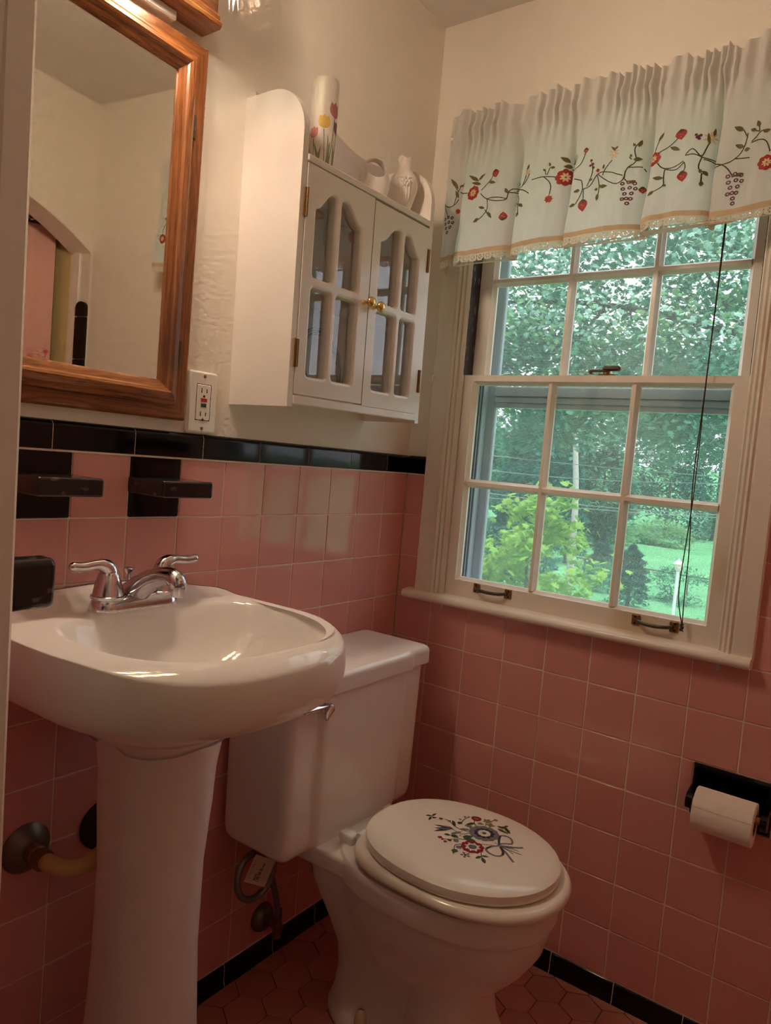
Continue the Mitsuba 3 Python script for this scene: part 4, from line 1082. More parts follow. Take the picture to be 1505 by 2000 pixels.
def cloth(U, Tt, lift=0.0):
    """U metres along the cloth, Tt metres below the header's edge; lift towards the room"""
    U = np.asarray(U, float); Tt = np.asarray(Tt, float)
    def pos(U, Tt):
        s = U / VL * _bl[-1]
        bx = np.interp(s, _bl, base_pts[:, 0]); by = np.interp(s, _bl, base_pts[:, 1])
        u = U / VL
        on = np.clip((s - .075) / .05, 0, 1)
        ph = 2 * PI * (5.67 * u - 1.75) + .5 * np.sin(2 * PI * 2.3 * u + 1.0)
        d = np.clip((Tt - VROD) / (VT - VROD), 0, 1)
        gr = np.exp(-((Tt - VROD) / .030) ** 2)
        a = (.004 + .040 * d ** .8) * on
        h = np.sin(ph / 2)
        w = np.exp(-(h / .42) ** 2)
        b = (.004 + .027 * d) * on
        rp = 2 * PI * (41 * u + .9 * np.sin(9 * u) + .5 * np.sin(31 * u))
        rh = np.sin(rp) * (.5 + .5 * meshkit.noise(np.stack([u * 60, u * 0, u * 0], -1), 5))
        hd = np.clip((VROD - Tt) / VROD, 0, 1)
        x = bx - b * np.sin(ph) * np.exp(-(h / .7) ** 2) * 1.3 + .0035 * gr * np.cos(rp * .5)
        y = by - a * (.8 - 1.25 * w) - (.0085 * gr + .0095 * hd * (Tt < VROD) + .0030 * np.exp(-((Tt - .085) / .045) ** 2)) * rh * (.3 + .7 * on)
        y = y - .010 * np.exp(-((Tt - VROD) / .014) ** 2) * on
        wr_ = meshkit.fbm(np.stack([U * 22, Tt * 9, U * 0], -1), 3, 9) - .5
        y = y - .022 * wr_ * on * (.35 + .65 * d)
        z = VTOP + .016 * u - Tt * (1 - .065 * u) + .012 * d * np.exp(-((u - .74) / .06) ** 2) - .006 * d * np.exp(-((u - .90) / .05) ** 2) + hd * (.005 * np.sin(rp * .37 + 1.3) + .004 * np.sin(rp * .21)) + .003 * np.sin(u * 2 * PI * 2.2 + .8) + .006 * d * w
        return np.stack([x, np.minimum(y, -.001), z], -1)
    p = pos(U, Tt)
    if np.any(lift):
        e = .002
        du = pos(np.clip(U + e, 0, VL), Tt) - pos(np.clip(U - e, 0, VL), Tt)
        dt = pos(U, Tt + e) - pos(U, Tt - e)
        n = np.cross(du, dt); n /= np.linalg.norm(n, axis=-1, keepdims=True) + 1e-12
        p = p + n * np.asarray(lift)[..., None] * VSIGN
    return p
VSIGN = 1.0
_e = cloth(np.array([.5, .5 + 1e-3, .5]), np.array([.2, .2, .2 + 1e-3]))
VSIGN = -1.0 if np.cross(_e[1] - _e[0], _e[2] - _e[0])[1] > 0 else 1.0
NU, NT = 620, 70
Ug, Tg = np.meshgrid(np.linspace(0, VL, NU), np.linspace(0, VT, NT))
add('cloth', loft(cloth(Ug, Tg), False, False, closed=False), 'm_cloth', va, smooth=True)
def on_cloth(lift):
    return lambda v: cloth(v[:, 0], v[:, 1], np.full(len(v), lift))
sc_ = []
pitch = .0215
n = int(VL / pitch)
edge = [(0, VT - .004)] + [(VL, VT - .004)]
for k in range(n - 1, -1, -1):
    for a in np.linspace(0, PI, 9)[:-1]:
        edge.append((k * pitch + pitch / 2 + pitch / 2 * math.cos(a), VT + .012 + .0065 * math.sin(a)))
edge.append((0, VT + .012))
lace = sg.Polygon(edge).buffer(0)
holes = []
for k in range(n):
    cx = k * pitch + pitch / 2
    holes += [disc(cx + .0042 * math.cos(a), VT + .0095 + .0042 * math.sin(a), .0014) for a in np.arange(6) * PI / 3] + [disc(cx + pitch / 2, VT + .0065, .0016), disc(cx + pitch / 2, VT + .0115, .0012)]
lace = lace.difference(unary_union(holes))
add('lace_edge', decal(lace, .0022, on_cloth(0)), 'm_lace', va, smooth=True)
add('hem_band', decal(sg.box(0.001, VT - .010, VL - .001, VT + .001), .004, on_cloth(.0010)), 'm_hem', va, smooth=True)
add('rod', tube([(.083, -.0555, VTOP - VROD), (.858, -.0555, VTOP - VROD + .016), (.858, .004, VTOP - VROD + .016)], .0055, 12), 'm_white_paint', va, smooth=True)
add('rod', tube([(.0845, .004, VTOP - VROD), (.0845, -.0555, VTOP - VROD)], .0045, 12), 'm_white_paint', va, smooth=True)

#EMB0
# the embroidery, in metres along the cloth and down from its upper edge
VINES = [[[0.0734,0.2119],[0.0869,0.2215],[0.1109,0.2238],[0.1221,0.2096]],[[0.0749,0.2167],[0.0876,0.2334],[0.0966,0.2524]],[[0.1109,0.2238],[0.1206,0.1905],[0.1303,0.1738]],[[0.1206,0.1917],[0.1101,0.1774],[0.1019,0.1643]],[[0.1244,0.1929],[0.1828,0.2024]],[[0.224,0.2119],[0.2472,0.2286],[0.2787,0.2369],[0.2951,0.2357],[0.2981,0.2203],[0.3641,0.2131],[0.3798,0.1857]],[[0.2472,0.2286],[0.2719,0.2274],[0.2974,0.2357]],[[0.2472,0.2286],[0.2502,0.2536],[0.2225,0.275]],[[0.2435,0.2524],[0.2554,0.2679]],[[0.2247,0.2036],[0.245,0.1869],[0.2569,0.1679]],[[0.2981,0.2203],[0.3633,0.2429],[0.3633,0.2524]],[[0.3633,0.25],[0.3656,0.2738]],[[0.3139,0.2167],[0.3701,0.2226],[0.385,0.2346]],[[0.3656,0.2131],[0.3716,0.1881],[0.3723,0.1679]],[[0.3873,0.2036],[0.418,0.2036],[0.4502,0.2119]],[[0.418,0.2036],[0.4375,0.2262],[0.4375,0.25]],[[0.4262,0.2024],[0.4315,0.1845]],[[0.4232,0.2012],[0.421,0.1905]],[[0.5259,0.225],[0.5453,0.2334]],[[0.4772,0.1941],[0.5364,0.1941],[0.5439,0.1655]],[[0.5161,0.1881],[0.5214,0.1738]],[[0.5446,0.2322],[0.5498,0.2536],[0.5386,0.2846]],[[0.5498,0.2536],[0.5641,0.2512],[0.5798,0.225],[0.6068,0.2238],[0.6397,0.2369]],[[0.5798,0.225],[0.5925,0.2346],[0.6405,0.2453],[0.6435,0.2262],[0.6427,0.2441]],[[0.5918,0.2298],[0.5933,0.2226],[0.6113,0.1965]],[[0.5791,0.2274],[0.5866,0.2536],[0.5858,0.2762]],[[0.5858,0.2488],[0.5985,0.256]],[[0.5588,0.25],[0.5671,0.2119],[0.5611,0.1953]],[[0.5521,0.2536],[0.5543,0.2762]],[[0.6427,0.2441],[0.6495,0.2512]],[[0.6465,0.2191],[0.6607,0.2191],[0.6757,0.2215]],[[0.642,0.2393],[0.6502,0.2167],[0.6607,0.2084],[0.6585,0.1786],[0.6667,0.1667]],[[0.66,0.2036],[0.669,0.2048]],[[0.654,0.2024],[0.648,0.1965]],[[0.6779,0.2238],[0.6832,0.231]],[[0.7356,0.1988],[0.7394,0.1798],[0.7454,0.1667]],[[0.7409,0.2048],[0.7648,0.1929],[0.7798,0.1798]],[[0.7656,0.1953],[0.7776,0.2024]],[[0.7461,0.225],[0.7603,0.2417],[0.7813,0.2429],[0.7993,0.2346]],[[0.7618,0.2441],[0.7866,0.25],[0.8008,0.2369]],[[0.7618,0.2441],[0.7633,0.2691],[0.7641,0.281],[0.7446,0.2917]],[[0.7618,0.2631],[0.7521,0.2619]],[[0.8,0.2369],[0.8038,0.25],[0.7993,0.2619]],[[0.8008,0.2226],[0.815,0.2107],[0.83,0.2286],[0.8383,0.2072],[0.8427,0.1976]],[[0.8008,0.2238],[0.818,0.2226],[0.8315,0.231],[0.848,0.2369],[0.9124,0.2584],[0.9266,0.2798]],[[0.8338,0.2357],[0.8974,0.2536],[0.9147,0.2524],[0.9386,0.2322],[0.9446,0.1976]],[[0.8315,0.231],[0.8315,0.2607],[0.8353,0.2631]],[[0.833,0.2655],[0.833,0.2846]],[[0.9439,0.206],[0.9349,0.1893]],[[0.9424,0.225],[0.9296,0.2203]],[[0.9266,0.2798],[0.9274,0.2834]],[[0.9274,0.2822],[0.9409,0.2798]],[[0.9266,0.2465],[0.9544,0.25]],[[0.9536,0.2215],[0.9753,0.2203],[0.9896,0.2488]],[[0.9536,0.2191],[0.9619,0.2119],[0.9693,0.2024],[0.9851,0.2036]],[[0.9671,0.2012],[0.9634,0.1834]],[[0.9671,0.2012],[0.9559,0.1965]]]
LEAVES = [[0.1199,0.1845,0.0944,0.1548,0.0072],[0.1214,0.2072,0.1124,0.1869,0.0067],[0.1214,0.1786,0.1663,0.1738,0.0047],[0.2135,0.1798,0.1768,0.1584,0.0067],[0.2127,0.1774,0.2322,0.1655,0.0057],[0.2225,0.1893,0.1895,0.1786,0.0062],[0.2435,0.1857,0.2659,0.1917,0.0062],[0.2517,0.2596,0.2659,0.2762,0.0062],[0.2262,0.2703,0.2127,0.2798,0.0067],[0.2435,0.25,0.2232,0.2441,0.0052],[0.2966,0.2215,0.2907,0.2084,0.0057],[0.3633,0.2512,0.3064,0.2524,0.0062],[0.3656,0.2536,0.3761,0.2631,0.0057],[0.3656,0.2715,0.3633,0.2834,0.0057],[0.3603,0.206,0.3131,0.1857,0.0067],[0.3731,0.1762,0.3753,0.1643,0.0052],[0.4742,0.1798,0.4517,0.1655,0.0078],[0.4809,0.1822,0.5221,0.1667,0.0067],[0.4794,0.1893,0.4592,0.1881,0.0078],[0.4435,0.1881,0.4315,0.1845,0.0047],[0.4315,0.1822,0.4277,0.1715,0.0041],[0.4217,0.1905,0.4143,0.1857,0.0041],[0.5446,0.2548,0.5304,0.256,0.0062],[0.5386,0.2846,0.5236,0.2858,0.0067],[0.5866,0.2536,0.6075,0.2548,0.0067],[0.5843,0.2584,0.5768,0.2596,0.0057],[0.5851,0.2691,0.5851,0.2858,0.0057],[0.5618,0.2369,0.5708,0.2357,0.0047],[0.591,0.2155,0.5918,0.2036,0.0047],[0.6585,0.1738,0.6547,0.1679,0.0047],[0.6652,0.1762,0.6719,0.1607,0.0067],[0.657,0.2024,0.6749,0.2036,0.0072],[0.6525,0.1976,0.651,0.1905,0.0047],[0.6517,0.2536,0.6652,0.25,0.0062],[0.7401,0.175,0.7499,0.1595,0.0067],[0.7663,0.1965,0.7881,0.2084,0.0067],[0.7611,0.2655,0.7424,0.2572,0.0067],[0.7633,0.2798,0.7693,0.2846,0.0047],[0.7491,0.2893,0.7394,0.2977,0.0067],[0.8345,0.2607,0.8412,0.2715,0.0062],[0.8308,0.2572,0.8308,0.2667,0.0047],[0.8338,0.2834,0.833,0.2953,0.0052],[0.9349,0.1905,0.9162,0.1786,0.0078],[0.9401,0.2262,0.9229,0.2167,0.0072],[0.9424,0.2334,0.9529,0.2322,0.0067],[0.9656,0.1917,0.9604,0.1774,0.0067],[0.9604,0.1976,0.9484,0.1929,0.0062],[0.9304,0.281,0.9469,0.2786,0.0062],[0.8405,0.2024,0.8383,0.1786,0.0041],[0.8472,0.1869,0.8502,0.1691,0.0047],[0.6165,0.1774,0.6038,0.1667,0.0041],[0.6128,0.1738,0.6218,0.1679,0.0041],[0.9738,0.2048,0.9873,0.2036,0.0062]]
FLOWERS = [[0.4644,0.2131,0.0196],[0.2008,0.206,0.0176],[0.7356,0.2131,0.0155],[0.9858,0.2691,0.0155]]
SMALL_RED = [[0.4367,0.2596,0.0093],[0.1221,0.2393,0.0072],[0.5791,0.2167,0.0047]]
STRAWBERRIES = [[0.2577,0.1572,0.2637,0.1786,0.0155],[0.2914,0.2858,0.2907,0.2643,0.0134],[0.5536,0.2762,0.5573,0.3048,0.0165],[0.6772,0.2643,0.6779,0.2798,0.0124],[0.7843,0.1619,0.7881,0.1857,0.0207],[0.7985,0.2572,0.8023,0.2822,0.0176],[0.5424,0.1595,0.5446,0.1715,0.0093]]
CREAM = [[0.6128,0.1834,0.0134],[0.8435,0.1905,0.0145],[0.3738,0.181,0.0093]]
GRAPES = [[0.0974,0.275,9],[0.6517,0.2774,12],[0.9311,0.3024,13]]
BERRIES = [[0.5603,0.1917],[0.5656,0.2012],[0.5603,0.2036],[0.5678,0.2096],[0.818,0.181],[0.8225,0.1857],[0.8263,0.1834],[0.824,0.1905],[0.8203,0.1869]]

def emb(poly, col, name, lift=.0008, step=.0028):
    if poly.is_empty:
        return
    m = decal(poly, step, on_cloth(lift))
    if m is not None and len(m.faces):
        add(name, m, 'm_ink_' + col, va)
for v in VINES:
    for k in range(len(v) - 1):
        if abs(v[k][0] - v[k + 1][0]) > .16 or abs(v[k][1] - v[k + 1][1]) > .12:
            v = v[:k + 1]; break
    if len(v) > 1:
        emb(stroke(v, .0021), 'darkolive', 'embroidered_stem')
for a, b, c, e, w in LEAVES:
    L = math.hypot(c - a, e - b)
    if L > .05:
        L = .022
    emb(leaf_poly(a, b, math.degrees(math.atan2(e - b, c - a)), max(L, .008), w * 1.25), 'olive', 'embroidered_leaf', .0011)
for x, y, r in FLOWERS:
    emb(unary_union([disc(x + r * .66 * math.cos(a), y + r * .66 * math.sin(a), r * .34) for a in np.arange(8) * PI / 4] + [disc(x, y, r * .6)]), 'red', 'embroidered_flower', .0011)
    emb(petals(x, y, 8, r * .12, r * .62, r * .24, 22), 'cream', 'embroidered_flower', .0015); emb(disc(x, y, r * .20), 'cream', 'embroidered_flower', .0016); emb(disc(x, y, r * .09), 'darkolive', 'embroidered_flower', .0019)
for x, y, r in SMALL_RED:
    emb(petals(x, y, 9, r * .3, r * 1.25, r * .35), 'cream', 'embroidered_flower', .0010); emb(petals(x, y, 7, 0, r, r * .62, 10).union(disc(x, y, r * .6)), 'red', 'embroidered_flower', .0013)
for a, b, c, e, w in STRAWBERRIES:
    L = min(math.hypot(c - a, e - b), .03)
    an = math.degrees(math.atan2(e - b, c - a))
    emb(leaf_poly(a, b, an, L, w * 1.25), 'red', 'embroidered_strawberry', .0011)
    for q in (-38, 0, 38):
        emb(leaf_poly(a, b, an + q, L * .42, .0035), 'darkolive', 'embroidered_strawberry', .0014)
    for t_, o_ in ((.45, .12), (.55, -.14), (.7, .05)):
        ca, sa_ = math.cos(math.radians(an)), math.sin(math.radians(an))
        emb(disc(a + L * t_ * ca - w * o_ * sa_, b + L * t_ * sa_ + w * o_ * ca, .0009), 'cream', 'embroidered_strawberry', .0014)
for x, y, r in CREAM:
    emb(petals(x, y, 7, r * .08, r, r * .30, 10), 'cream', 'embroidered_star', .0009)
for x, y, n_ in GRAPES:
    spots = [(-.011, -.022), (0, -.025), (.011, -.021), (-.009, -.010), (.003, -.012), (.013, -.009), (-.005, .001), (.007, .001), (-.001, .012), (.006, .013), (.001, .023), (-.008, .013), (.002, .033)][:n_]
    for i, (a, b) in enumerate(spots):
        g_ = disc(x + a, y + b, .0040)
        emb(g_.difference(disc(x + a, y + b, .0019)), 'wine', 'embroidered_grape', .0011, .0016)
for x, y in BERRIES:
    emb(disc(x, y, .0030), 'wine', 'embroidered_berry', .0011, .0016)
#EMB1
# window cord and hook
co = thing('blind_cord', 'thin dark blind cord hanging in front of the window, knotted at its end', 'cord')
a_ = spline([(.735, -.016, 1.95), (.734, -.016, 1.6), (.731, -.016, 1.30), (.7305, -.016, 1.16), (.738, -.016, 1.03), (.739, -.016, .93), (.7415, -.018, .882)], 60)
b_ = spline([(.737, -.0145, 1.95), (.735, -.0145, 1.6), (.733, -.0145, 1.30), (.7335, -.0145, 1.16), (.727, -.0145, 1.00), (.729, -.0145, .925), (.7405, -.018, .884)], 60)
add('strand', tube(a_, .0011, 6), 'm_cord', co, smooth=True); add('strand', tube(b_, .0011, 6), 'm_cord', co, smooth=True)
add('knot', cat_(*[tube(spline([(.741 + .003 * math.cos(t * 1.7 + k), -.018 + .0025 * math.sin(t * 2 + k), .884 - .0025 * t) for t in np.linspace(0, 6, 8)], 30), .0013, 6) for k in (0, 2)]), 'm_cord', co, smooth=True)
hk = add('cup_hook', cat_(tube(spline([(.070, CF + .002, 1.402), (.070, CF - .008, 1.402), (.073, CF - .014, 1.398), (.074, CF - .016, 1.389), (.070, CF - .017, 1.384), (.066, CF - .016, 1.388)], 30), .0017, 8), lathe([(.0005, CF - .003), (.0045, CF - .003), (.005, CF + .001), (.0005, CF + .002)], 14, (.070, 0, 1.402), 'y')), 'm_white_plastic', smooth=True, label='small white cup hook on the left window casing', cat='hook')

# ------------------------------------------------------------------ tub curtain seen in the mirror
cu = thing('shower_curtain', 'pink shower curtain with red flowers seen in the mirror', 'shower curtain')
scene['m_pinkcloth'] = two(P((0.74, 0.43, 0.38), 0.8, 0.2))
def curt(Y, Z, lift=0):
    a = .018 * np.sin(Y * 48) + .006 * np.sin(Y * 105 + 1)
    return np.stack([1.425 + a - lift, Y, Z], -1)
Yg, Zg = np.meshgrid(np.linspace(-1.15, -.028, 260), np.linspace(.35, 1.888, 6))
add('cloth', loft(curt(Yg, Zg), False, False, closed=False), 'm_pinkcloth', cu, smooth=True)
def cf(poly, col):
    add('printed_flower', decal(poly, .008, lambda v: curt(v[:, 0], v[:, 1], .0012)), 'm_ink_' + col, cu)
for y, z, s in ((-.085, 1.43, 1), (-.040, 1.455, .9), (-.10, 1.36, .8), (-.055, 1.365, .8), (-.2, 1.44, 1), (-.26, 1.40, 1), (-.33, 1.45, 1)):
    fl5 = petals(y, z, 5, .004, .034 * s, .018 * s, 90)
    cf(fl5.difference(fl5.buffer(-.0014)), 'coral'); cf(petals(y, z, 5, 0, .012 * s, .005 * s, 90), 'coral'); cf(stroke([(y, z - .004), (y - .002, z - .03), (y + .002, z - .045)], .002), 'rose')
rd = thing('curtain_rod', 'curtain rod with rings above the pink shower curtain', 'rod')
add('rod', tube([(1.425, -1.2, 1.930), (1.425, -.003, 1.930)], .012, 16), 'm_nickel', rd, smooth=True)
for i, y in enumerate([-.012, -.022, -.034, -.046, -.060, -.105, -.19, -.30, -.42, -.55, -.68, -.8, -.95, -1.1]):
    t = np.arange(26) * 2 * PI / 26
    add('ring', tube(np.stack([1.425 + .020 * np.cos(t), y + .006 * np.sin(t * 1 + i), 1.922 + .026 * np.sin(t)], 1), .0036, 8, closed=True), 'm_white_plastic', rd, smooth=True)

# ------------------------------------------------------------------ outdoors
def leaf_mesh(centers, size, lobes, seed, droop=.5, jitter=.35):
    r = np.random.default_rng(seed)
    N = len(centers)
    if lobes:                                             # five lobed maple leaf
        ang = np.radians([90, 68, 45, 28, 0, -30, -90, -150, 180, 152, 135, 112])
        rad = np.array([1.0, .52, .85, .45, .72, .50, .42, .50, .72, .45, .85, .52])
        loc = np.column_stack([rad * np.cos(ang), rad * np.sin(ang), np.zeros(12)])
        loc = np.vstack([loc, [[0, 0, .10]]])
        f = np.array([[12, i, (i + 1) % 12] for i in range(12)])
    else:
        loc = np.array([[-.32, 0, 0], [0, -1, .0], [.32, 0, 0], [0, 1, 0]]); loc[1, 2] = .12; loc[3, 2] = .12
        f = np.array([[0, 1, 2], [0, 2, 3]])
    n = r.normal(0, 1, (N, 3)); n[:, 2] = np.abs(n[:, 2]) + droop * 2
    n /= np.linalg.norm(n, axis=1, keepdims=True)
    a = np.cross(n, r.normal(0, 1, (N, 3))); a /= np.linalg.norm(a, axis=1, keepdims=True)
    b = np.cross(n, a)
    s = size * (1 + jitter * r.uniform(-1, 1, N))
    v = centers[:, None] + s[:, None, None] * (loc[None, :, :1] * a[:, None] + loc[None, :, 1:2] * b[:, None] + loc[None, :, 2:] * n[:, None])
    F = (f[None] + (np.arange(N) * len(loc))[:, None, None]).reshape(-1, 3)
    return tri(v.reshape(-1, 3), F)
def crown_points(N, c, rad, clumps, spread, seed, shell=.55):
    r = np.random.default_rng(seed)
    d = r.normal(0, 1, (clumps, 3)); d /= np.linalg.norm(d, axis=1, keepdims=True)
    k = d * (shell + (1 - shell) * r.uniform(0, 1, (clumps, 1)) ** .5)
    q = k[r.integers(0, clumps, N)] + r.normal(0, spread, (N, 3)) * [1, 1, .6]
    return np.array(c) + q * np.array(rad)
GREEN = {}
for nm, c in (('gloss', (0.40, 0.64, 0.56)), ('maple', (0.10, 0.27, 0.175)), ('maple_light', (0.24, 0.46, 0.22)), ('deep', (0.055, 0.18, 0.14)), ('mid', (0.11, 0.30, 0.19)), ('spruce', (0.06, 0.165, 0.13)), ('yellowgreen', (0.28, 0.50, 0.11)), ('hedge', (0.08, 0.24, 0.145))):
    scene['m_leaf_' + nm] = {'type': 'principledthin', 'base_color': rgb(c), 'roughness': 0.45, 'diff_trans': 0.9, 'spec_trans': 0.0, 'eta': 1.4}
mat('m_bark', two(P((0.10, 0.085, 0.07), 0.9, 0.2)))
mat('m_pale_bark', two(P((0.40, 0.40, 0.38), 0.9, 0.2)))
def lawn_c(p, n, uv):
    return mikit.mix((0.06, 0.20, 0.095), (0.12, 0.31, 0.15), mikit.fbm(p.x * .5, p.y * .35, 0, 4))
mat('m_lawn', two(P(mikit.proc(lawn_c), 0.9, 0.1)))
GZ = -4.0
gx, gy = np.meshgrid(np.linspace(-140, 90, 60), np.linspace(0.6, 200, 60))
gz = GZ + .10 * np.maximum(0, gy - 78) + .4 * meshkit.fbm(np.stack([gx * .05, gy * .05, gx * 0], -1), 2, 3) - .2
gz = np.minimum(gz, GZ + 9)
add('ground', loft(np.stack([gx, gy, gz], -1), False, False, closed=False), 'm_lawn', smooth=True, kind='structure')
def limb(pts, r0, r1, n=14):
    p = spline(pts, 24)
    return tube(p, np.linspace(r0, r1, 24), n)
def tree(name, label, c, rad, N, size, mat_, seed, clumps=60, spread=.16, lobes=False, trunk=True, shell=.55, group=None, droop=.5, cat='tree', trunk_r=.16):
    k = thing(name, label, cat, group)
    add('foliage', leaf_mesh(crown_points(N, c, rad, clumps, spread, seed, shell), size, lobes, seed + 1, droop), mat_, k, kind='stuff')
    if trunk:
        x, y, z = c
        gz_ = GZ + .10 * max(0, y - 78)
        add('trunk', limb([(x, y, gz_ - .3), (x + .1, y, (z + gz_) / 2), (x, y, z + rad[2] * .4)], trunk_r, trunk_r * .4, 10), 'm_bark', k, smooth=True)
    return k
# the big maple that fills the upper panes
mk = thing('maple_tree', 'large maple whose leafy branches fill the upper window panes', 'tree')
pts = np.vstack([crown_points(15000, (-3.0, 11.5, 5.3), (4.2, 2.6, 3.4), 130, .13, 41, .25), crown_points(4600, (-1.6, 9.6, 2.45), (2.1, 1.2, 1.0), 40, .22, 42, .2), crown_points(3000, (-4.6, 10.5, 2.6), (1.7, 1.2, 1.0), 26, .22, 43, .2)])
add('foliage', leaf_mesh(pts, .075, True, 44, .35), 'm_leaf_maple', mk, kind='stuff')
pts = crown_points(5200, (-2.9, 11.0, 4.6), (4.0, 2.2, 2.8), 70, .12, 45, .3)
add('foliage', leaf_mesh(pts, .075, True, 46, .35), 'm_leaf_maple_light', mk, kind='stuff')
pts = crown_points(4200, (-2.7, 10.6, 4.2), (4.2, 2.2, 2.8), 80, .10, 47, .3)
add('foliage', leaf_mesh(pts, .070, True, 48, .35), 'm_leaf_gloss', mk, kind='stuff')
add('trunk', limb([(1.6, 12.6, GZ - .2), (1.4, 12.4, 0), (1.2, 12.2, 3.2), (.6, 12.0, 7.5)], .30, .16), 'm_bark', mk, smooth=True)
for q, r in (([(1.25, 12.2, 2.6), (-.2, 11.6, 3.3), (-1.6, 11.0, 3.7), (-3.4, 10.6, 4.1), (-5.4, 10.4, 4.2)], .085), ([(1.2, 12.2, 2.2), (-.4, 11.2, 2.9), (-1.3, 10.6, 3.7), (-1.9, 10.2, 4.6)], .06), ([(1.2, 12.2, 3.4), (-1.2, 11.8, 4.9), (-3.6, 11.4, 6.2)], .09), ([(-1.6, 11.0, 3.7), (-2.6, 10.6, 3.0), (-3.3, 10.2, 2.7)], .035), ([(-1.0, 11.2, 3.6), (-1.6, 10.6, 2.9), (-1.9, 10.2, 2.2)], .03), ([(-3.4, 10.6, 4.1), (-4.0, 10.2, 3.2), (-4.7, 10.0, 2.6)], .03)):
    add('branch', limb(q, r, r * .35, 10), 'm_bark', mk, smooth=True)
# the bright young tree low on the left and the leaf tops along the sill
tree('young_maple', 'bright green young tree close outside the lower left panes', (-2.15, 5.6, -.15), (.95, .75, 1.15), 4600, .062, 'm_leaf_yellowgreen', 51, 60, .13, True, True, .35, droop=.4, trunk_r=.04)
tree('low_shrub', 'green leafy shrub top just above the window sill outside', (-.75, 7.3, -1.45), (1.25, .8, 1.0), 4200, .060, 'm_leaf_maple_light', 52, 40, .18, True, True, .3, droop=.4, cat='shrub', trunk_r=.04)
# evergreens on the lawn
def conifer(label, x, y, h, r, mat_, seed, name='spruce_tree', N=5200, round_=1.0, size=.10):
    k = thing(name, label, 'tree')
    rg = np.random.default_rng(seed)
    t = rg.uniform(0, 1, N) ** .75
    rr = r * (1 - t) ** round_ if round_ >= 1 else r * (1 - t ** 2.6) ** .75
    a = rg.uniform(0, 2 * PI, N)
    lay = .82 + .18 * np.sin(t * 46)
    q = rr * lay * (.55 + .45 * rg.uniform(0, 1, N))
    P_ = np.column_stack([x + q * np.cos(a), y + q * np.sin(a), GZ + .1 + h * t])
    add('foliage', leaf_mesh(P_, size, False, seed + 1, .2), mat_, k, kind='stuff')
    add('trunk', limb([(x, y, GZ - .2), (x, y, GZ + h * .5), (x, y, GZ + h * .9)], .10, .03, 8), 'm_bark', k, smooth=True)
conifer('rounded evergreen on the lawn left of the lamp post', -8.0, 29.0, 2.5, .95, 'm_leaf_spruce', 61, 'rounded_evergreen', 5200, .5, .085)
conifer('small pointed spruce behind the rounded evergreen', -11.3, 35.0, 2.6, 1.25, 'm_leaf_spruce', 62, N=4200)
conifer('tall dark spruce behind the wires on the left', -11.9, 26.0, 8.6, 2.3, 'm_leaf_deep', 63, N=11000, size=.15)
conifer('tall spruce behind the small pointed spruce', -15.6, 41.0, 8.2, 1.9, 'm_leaf_deep', 64, N=7000, size=.15)
# shrubs along the drive
for i, (x, y, r, h, m) in enumerate(((-7.0, 32.5, 1.3, 1.0, 'hedge'), (-4.2, 33.5, 1.2, .9, 'hedge'), (-9.9, 32.4, 1.1, .9, 'mid'), (-14.2, 33.0, 1.3, 1.1, 'mid'), (-1.4, 35.0, 1.2, .9, 'hedge'))):
    tree('lawn_shrub', ('dark green shrub behind the lamp post', 'dark green shrub right of the lamp post', 'green shrub behind the rounded evergreen', 'green shrub left of the small spruce', 'dark green shrub at the right edge of the lawn')[i], (x, y, GZ + h * .6), (r, r * .8, h), 1800, .085, 'm_leaf_' + m, 70 + i, 26, .2, False, False, .4, cat='shrub')
# the wood behind the lawn
wood = [(-34, 62, 9, 'mid'), (-29, 66, 10, 'deep'), (-25, 60, 8, 'hedge'), (-21.5, 66, 10, 'mid'), (-18, 72, 11, 'deep'), (-14.5, 76, 10, 'mid'), (-11, 80, 11, 'deep'), (-7, 82, 10, 'mid'), (-2, 84, 11, 'deep'), (4, 86, 11, 'mid'),
        (-30, 48, 6.5, 'deep'), (-25.5, 46, 6, 'mid'), (-21.5, 50, 6.5, 'deep'), (-18.2, 54, 5.4, 'mid'), (-38, 54, 8, 'deep')]
names = ['leftmost tree of the wood', 'second tree of the wood from the left', 'third tree of the wood from the left', 'fourth tree of the wood from the left', 'dark tree in the middle of the wood', 'lighter tree right of the middle of the wood', 'dark tree right in the wood', 'light tree right in the wood', 'dark tree at the right end of the wood', 'last tree at the right of the wood',
         'dark tree before the wood at the far left', 'light tree before the wood on the left', 'dark tree before the wood beside the spruce', 'low tree at the left edge of the lawn', 'dark tree at the left edge behind the young maple']
for i, ((x, y, h, m), lb) in enumerate(zip(wood, names)):
    g0 = GZ + .10 * max(0, y - 78)
    tree('wood_tree', lb + ', outside beyond the lawn', (x, y, g0 + h * .78), (h * .44, h * .34, h * .74), 7500, .26, 'm_leaf_' + m, 90 + 3 * i, 46, .17, False, True, .5)
for j, (x, y) in enumerate(((-24.5, 56), (-15.5, 62), (-9.5, 66), (-19, 58))):
    tree('wood_shrub', 'bright green shrub at the edge of the wood, number %s from the left' % ('first', 'third', 'fourth', 'second')[j], (x, y, GZ + .9), (2.4, 1.4, 1.5), 2600, .16, 'm_leaf_maple_light', 150 + j, 30, .2, False, False, .4, cat='shrub')
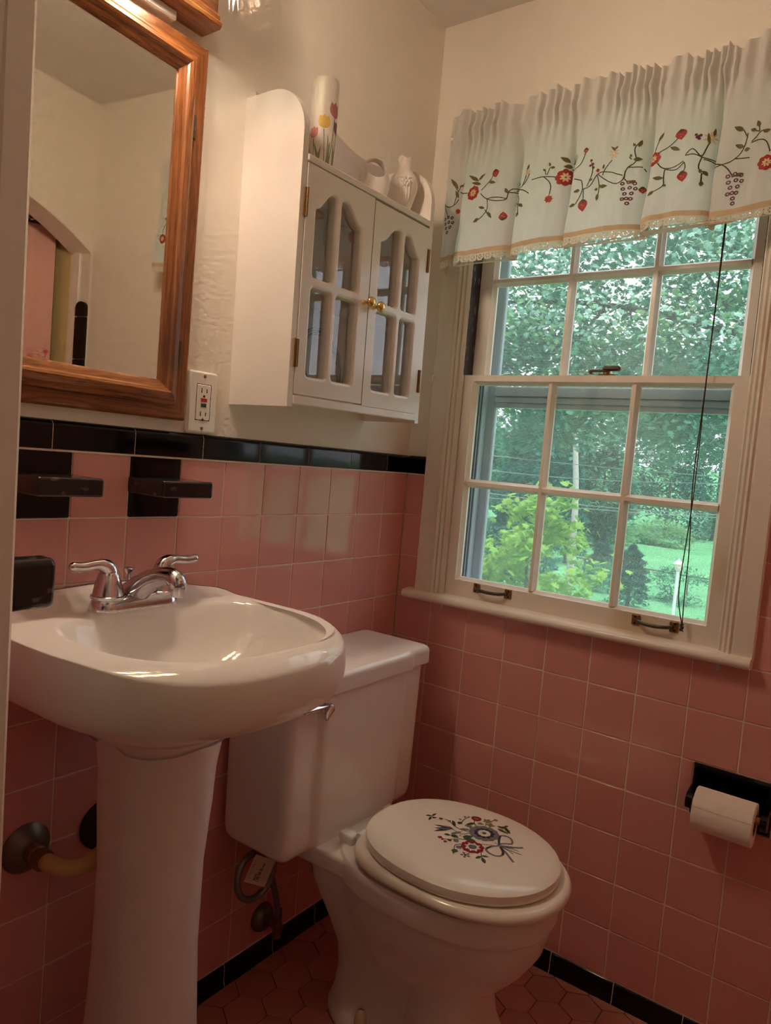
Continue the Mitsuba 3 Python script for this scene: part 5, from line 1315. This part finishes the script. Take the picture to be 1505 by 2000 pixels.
# pale trunk, wires, lamp post, low rail
pt = thing('pale_trunk', 'pale bare trunk rising among the trees outside the middle pane', 'tree')
add('trunk', limb([(-11.0, 30, GZ - .2), (-11.1, 30, .5), (-11.4, 30, 3.2), (-11.6, 30, 5.6)], .17, .09, 10), 'm_pale_bark', pt, smooth=True)
add('branch', limb([(-11.3, 30, 2.6), (-12.2, 29.8, 3.2), (-13.2, 29.6, 3.5)], .05, .02, 8), 'm_pale_bark', pt, smooth=True)
mat('m_wire', two(P((0.55, 0.58, 0.60), 0.5, 0.4)))
for i, (za, zm_, zb_) in enumerate(((1.47, 1.41, 1.40), (1.16, 1.16, 1.28), (.60, .60, .69), (.69, .66, .74))):
    add('overhead_wire', tube(spline([(-14, 12, za + .35), (-5.9, 12, za), (-3.7, 12, zm_), (-1.6, 12, zb_), (6, 12, zb_ + .3)], 40), .0075, 6), 'm_wire', smooth=True, label=('topmost overhead wire outside the lower sash', 'second overhead wire from the top outside the lower sash', 'lowest overhead wire outside the lower sash', 'second lowest overhead wire outside the lower sash')[i], cat='wire', group=None)
lpn = thing('lamp_post', 'white lamp post on the lawn outside the lower right pane', 'lamp post')
mat('m_post', two(P((0.62, 0.66, 0.68), 0.5, 0.4)))
mat('m_lantern_glass', two(P((0.80, 0.72, 0.62), 0.3, 0.5)))
LPX, LPY = -5.68, 27.0
add('post', lathe([(.0005, GZ - .05), (.10, GZ - .05), (.10, GZ + .18), (.065, GZ + .22), (.060, -1.98), (.0005, -1.98)], 16, (LPX, LPY, 0)), 'm_post', lpn, smooth=40)
add('lantern', lathe([(.0005, -1.98), (.08, -1.97), (.14, -1.86), (.17, -1.72), (.0005, -1.72)], 8, (LPX, LPY, 0)), 'm_lantern_glass', lpn)
add('cap', lathe([(.20, -1.72), (.19, -1.70), (.11, -1.62), (.05, -1.58), (.03, -1.52), (.0005, -1.50)], 8, (LPX, LPY, 0)), 'm_post', lpn)
rl = thing('garden_rail', 'thin dark garden rail running across the lawn behind the shrubs', 'rail')
add('rail', tube([(-13, 36, GZ + .95), (1, 36, GZ + .75)], .035, 8), 'm_bark', rl)
for x in np.arange(-12.5, 1, 2.6):
    add('post', tube([(x, 36, GZ - .1), (x, 36, GZ + .92 - .014 * (x + 13))], .04, 8), 'm_bark', rl)
